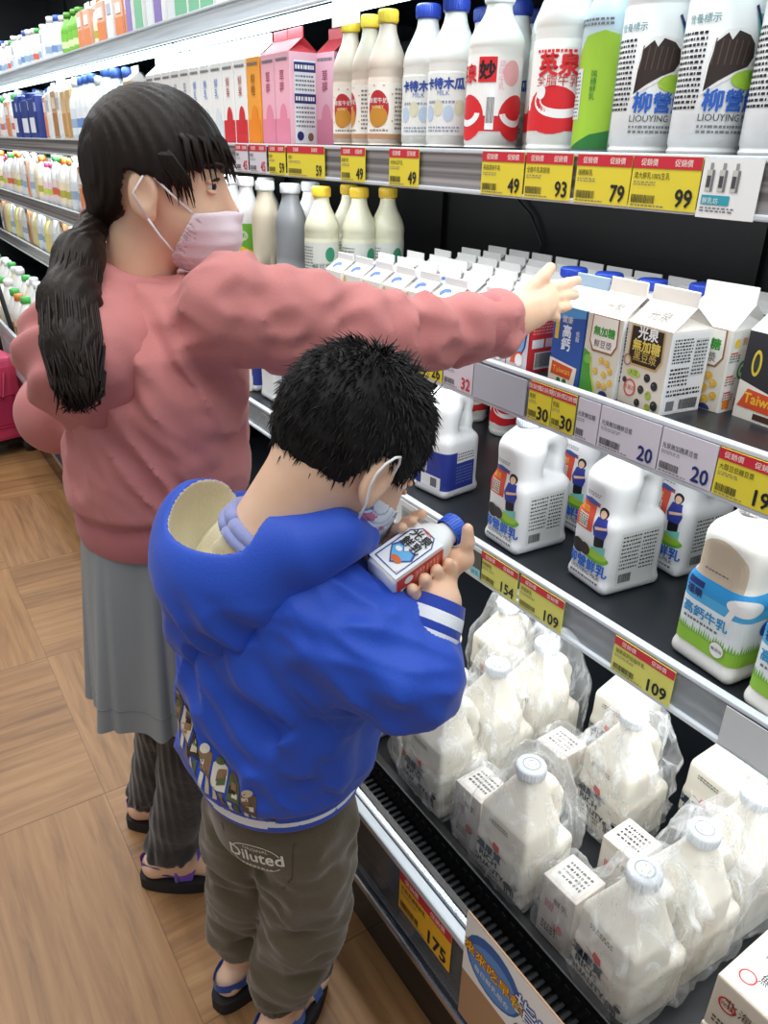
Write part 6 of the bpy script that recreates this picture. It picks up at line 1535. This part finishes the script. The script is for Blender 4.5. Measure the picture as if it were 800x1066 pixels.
for k in range(60):                                   # cowlick standing up on the crown
    b0 = np.array([max(-.05, min(.05, rb.gauss(0, .025))), max(-.04, min(.04, rb.gauss(0, .024))), .114]); dv = norm(np.array([rb.uniform(-.2, .3), rb.uniform(-.25, .25), 1])); mb.tube([bw(*(b0 + dv * s)) for s in (-.006, .010, .022)], [.0012, .0009, .0002], HAIRB, 4)
mb.build('hair_spikes', bh)
for sg in (-1, 1): eye(boy, BO, bw, sg, BS)
# face mask with a printed corner and a loop round the ear
def boy_mask(p):
    q = bheadl(p); face = bheadf(p) / BS; d = smin(face - .004, ellip(q, (.070, 0, -.060), (.040, .044, .044)), .02)
    reg = smax(smax(q[:, 2] + .026, .018 + (q[:, 2] + .030) * .25 - q[:, 0], .006), -.100 - q[:, 2], .004)
    return smax(smax(d, reg, .003), -(face - .001), .002) * BS
BMASK = M('dfe6f2', .7); 
bm_ = bmv(sdf_mesh(boy_mask, Bc - .16, Bc + .16, .0028, 'face_mask', [BMASK, M('6f9ad6', .7), M('c87aa0', .7)], boy, smooth=1, coarse=3, colour=lambda c: np.where(vnoise(bheadl(c), 150, 5) > .55, 1, np.where(vnoise(bheadl(c), 130, 8) > .62, 2, 0))))
mb = MB(); mb.tube([bw(*v) for v in ((.020, -.062, -.034), (.008, -.078, .002), (-.002, -.087, .017), (-.010, -.091, .023), (-.018, -.093, .019), (-.024, -.092, .008), (-.026, -.090, -.006), (-.021, -.086, -.020), (-.006, -.080, -.038), (.014, -.064, -.066))], .0014, M('f4f4f4', .6), 7); mb.build('ear_loop', bm_)
# trouser pocket badge and jacket print, laid on the cloth
def on_cloth(o, off, pt_, U, V):
    me = o.data; vs_ = [v.co.copy() for v in me.vertices]; tree = BVHTree.FromPolygons(vs_, [tuple(p.vertices) for p in me.polygons])
    pt_ = np.array(pt_); U = norm(U); Nn = norm(np.cross(U, V)); V = np.cross(Nn, U)
    def f(u, v, l):
        s = pt_ + U * u + V * v + Nn * .08; h = tree.ray_cast(Vector(s), Vector(-Nn), .2)
        if h[0] is None: return tuple(s - Nn * .08)
        return tuple(np.array(h[0]) + Nn * (.0006 + l))
    return f
camr = RW @ np.array([1.0, 0, 0]); camu = np.array([0, 0, 1.0])
pc = np.array([.250, .640, .500]); NP = norm((-.80, -.60, .0)); U = np.cross((0, 0, 1), NP)
mb = MB(); A = mb.art(on_cloth(tr, BO, pc, U, (0, 0, 1))); A.step = .004; W_ = M('d9d4c6', .8)
A.text('Diluted', 0, -.004, .026, W_, 1, bold=.0006, rot=.08); A.ring(0, .002, .036, .024, .0016, W_, 1, a0=.5, a1=2.7); A.ring(0, .002, .036, .022, .0016, W_, 1, a0=3.6, a1=5.8); A.text('ORIGINAL', 0, .015, .0075, W_, 1); A.greek(-.022, -.017, .022, -.012, W_, 1, 1, .8)
ST = M('4a4334', .9)
A.line([(-.048, .035), (-.046, -.02), (-.030, -.052), (.030, -.052), (.046, -.02), (.048, .035)], .0014, ST, 1); A.line([(-.050, .035), (.050, .035)], .0014, ST, 1)
mb.build('pocket_badge', tr)
jc = P(246, 762, .93); NJ = norm((-.80, -.58, .12)); U = norm(np.cross((0, 0, 1), NJ))
mb = MB(); A = mb.art(on_cloth(jk, BO, jc, U, (0, 0, 1))); A.step = .004; rj = random.Random(6)
pal_ = [M(c, .7) for c in ('6a5440', 'c8b89c', '2a2624', '8a6a4a', 'd9d2c2', '55603c')]
for i in range(7):
    u0 = -.066 + i * .019; v0 = .050 - i * .0125
    A.poly([(u0, v0 - .014), (u0 + .017, v0 - .019), (u0 + .018, v0 + .010), (u0 + .010, v0 + .018), (u0 + .001, v0 + .014)], pal_[i % 6], 1); A.ell(u0 + .009, v0 + .017, .006, .006, pal_[(i + 1) % 6], 2, n=10)
    for k in range(4): uu = u0 + rj.uniform(0, .008); vv = v0 + rj.uniform(-.014, .006); A.rect(uu, vv, uu + rj.uniform(.006, .010), vv + rj.uniform(.005, .010), pal_[rj.randrange(6)], 2 + k)
    A.poly([(u0, v0 - .034), (u0 + .005, v0 - .036), (u0 + .007, v0 - .018), (u0 + .002, v0 - .016)], pal_[4], 2); A.poly([(u0 + .010, v0 - .040), (u0 + .015, v0 - .042), (u0 + .015, v0 - .020), (u0 + .010, v0 - .018)], pal_[(i * 2 + 1) % 6], 2)
A.line([(-.070, .030), (-.03, .004), (.03, -.040), (.078, -.064)], .011, pal_[2], 1)
mb.build('jacket_print', jk)
# the milk bottle in his hands
t = thing('milk_bottle', "small square milk bottle with blue cap and red side held in the boy's hands", 'bottle', tuple(bA))
q = hb; Bm = MB(); n = 40; prof = [(q * .90, 0, 7), (q, .004, 7), (q, bLn * .56, 7), (q * .94, bLn * .66, 4.5), (q * .78, bLn * .76, 3), (q * .62, bLn * .82, 2), (q * .60, bLn * .86, 2)]; vs = []
W3 = lambda z, x, y: tuple(bp(z, x, y) - bA)
for r, z, e in prof:
    for k in range(n):
        a = 2 * PI * k / n; c, s_ = math.cos(a), math.sin(a); g = (abs(c) ** e + abs(s_) ** e) ** (-1 / e); vs.append(W3(z, r * g * c, r * g * s_))
Bm.add(vs, [(i * n + k, i * n + (k + 1) % n, (i + 1) * n + (k + 1) % n, (i + 1) * n + k) for i in range(len(prof) - 1) for k in range(n)] + [tuple(range(n - 1, -1, -1))], MILKB, True); Bm.build('body', t)
CB_ = M('2f5fd0', .35); c = MB(); cp_ = [(q * .70, bLn * .85), (q * .74, bLn * .86), (q * .74, bLn * .985), (q * .68, bLn), (.0005, bLn)]; vs = [W3(z, r * math.cos(2 * PI * k / 32), r * math.sin(2 * PI * k / 32)) for r, z in cp_ for k in range(32)]
c.add(vs, [(i * 32 + k, i * 32 + (k + 1) % 32, (i + 1) * 32 + (k + 1) % 32, (i + 1) * 32 + k) for i in range(4) for k in range(32)], CB_, False)
for k in range(32):
    a = 2 * PI * k / 32; c.tube([W3(bLn * .865, q * .745 * math.cos(a), q * .745 * math.sin(a)), W3(bLn * .975, q * .745 * math.cos(a), q * .745 * math.sin(a))], .0006, CB_, 4)
c.build('cap', t)
a = MB(); wq = q * .86; RB = M('d8402e', .5); L_ = bLn
A = a.art(lambda u, v, l: W3(v, u, q + .0003 + l)); A.step = .006     # white face: u towards the red face, v towards the cap
A.rect(-q * .93, .003, q * .93, L_ * .62, M('eceff4', .5), 0)
A.line([(-wq * .85, .008), (-wq * .85, L_ * .50), (-wq * .45, L_ * .60), (wq * .45, L_ * .60), (wq * .85, L_ * .50), (wq * .85, .008), (-wq * .85, .008)], .0016, M('3a4a8c', .5), 2)
hp = [(.0, -.9), (.55, -.3), (.95, .25), (.75, .8), (.35, .85), (.0, .45), (-.35, .85), (-.75, .8), (-.95, .25), (-.55, -.3)]
A.poly([(x * .0165, .026 + y * .015) for x, y in hp], M('2d4a9a', .5), 3); A.poly([(x * .014, .026 + y * .0125) for x, y in hp], M('63b0e4', .5), 4)
A.ell(.002, .020, .007, .004, M('d9682e', .5), 5); A.ell(.011, .013, .004, .005, M('f2f2f2', .5), 5); A.ell(-.006, .031, .004, .003, WHT, 5)
A.text('光泉', 0, L_ * .470, .0135, INK, 5, bold=.0003); A.text('鮮乳', 0, L_ * .345, .0135, INK, 5, bold=.0003); A.text('MILK', 0, L_ * .575, .006, RB, 5)
A2 = a.art(lambda u, v, l: W3(v, q + .0003 + l, -u)); A2.step = .006   # red face
A2.rect(-q * .93, .003, q * .93, L_ * .60, RB, 0); A2.rect(-q * .75, L_ * .24, q * .7, L_ * .36, M('e87a62', .5), 1); A2.rect(-q * .75, L_ * .38, q * .7, L_ * .56, M('e46a52', .5), 1); A2.greek(-q * .7, L_ * .25, q * .65, L_ * .55, M('f4c9ba', .5), 7, 2, .3, 91)
A2.rect(-q * .1, .008, q * .75, L_ * .20, WHT, 2); A2.bars(0, .011, q * .68, L_ * .185, INK, 3); A2.ell(-q * .5, L_ * .17, .006, .006, WHT, 2)
A3 = a.art(lambda u, v, l: W3(v, -q - .0003 - l, u)); A3.rect(-q * .93, .003, q * .93, L_ * .60, M('3a56b0', .5), 0)
a.build('label', t)
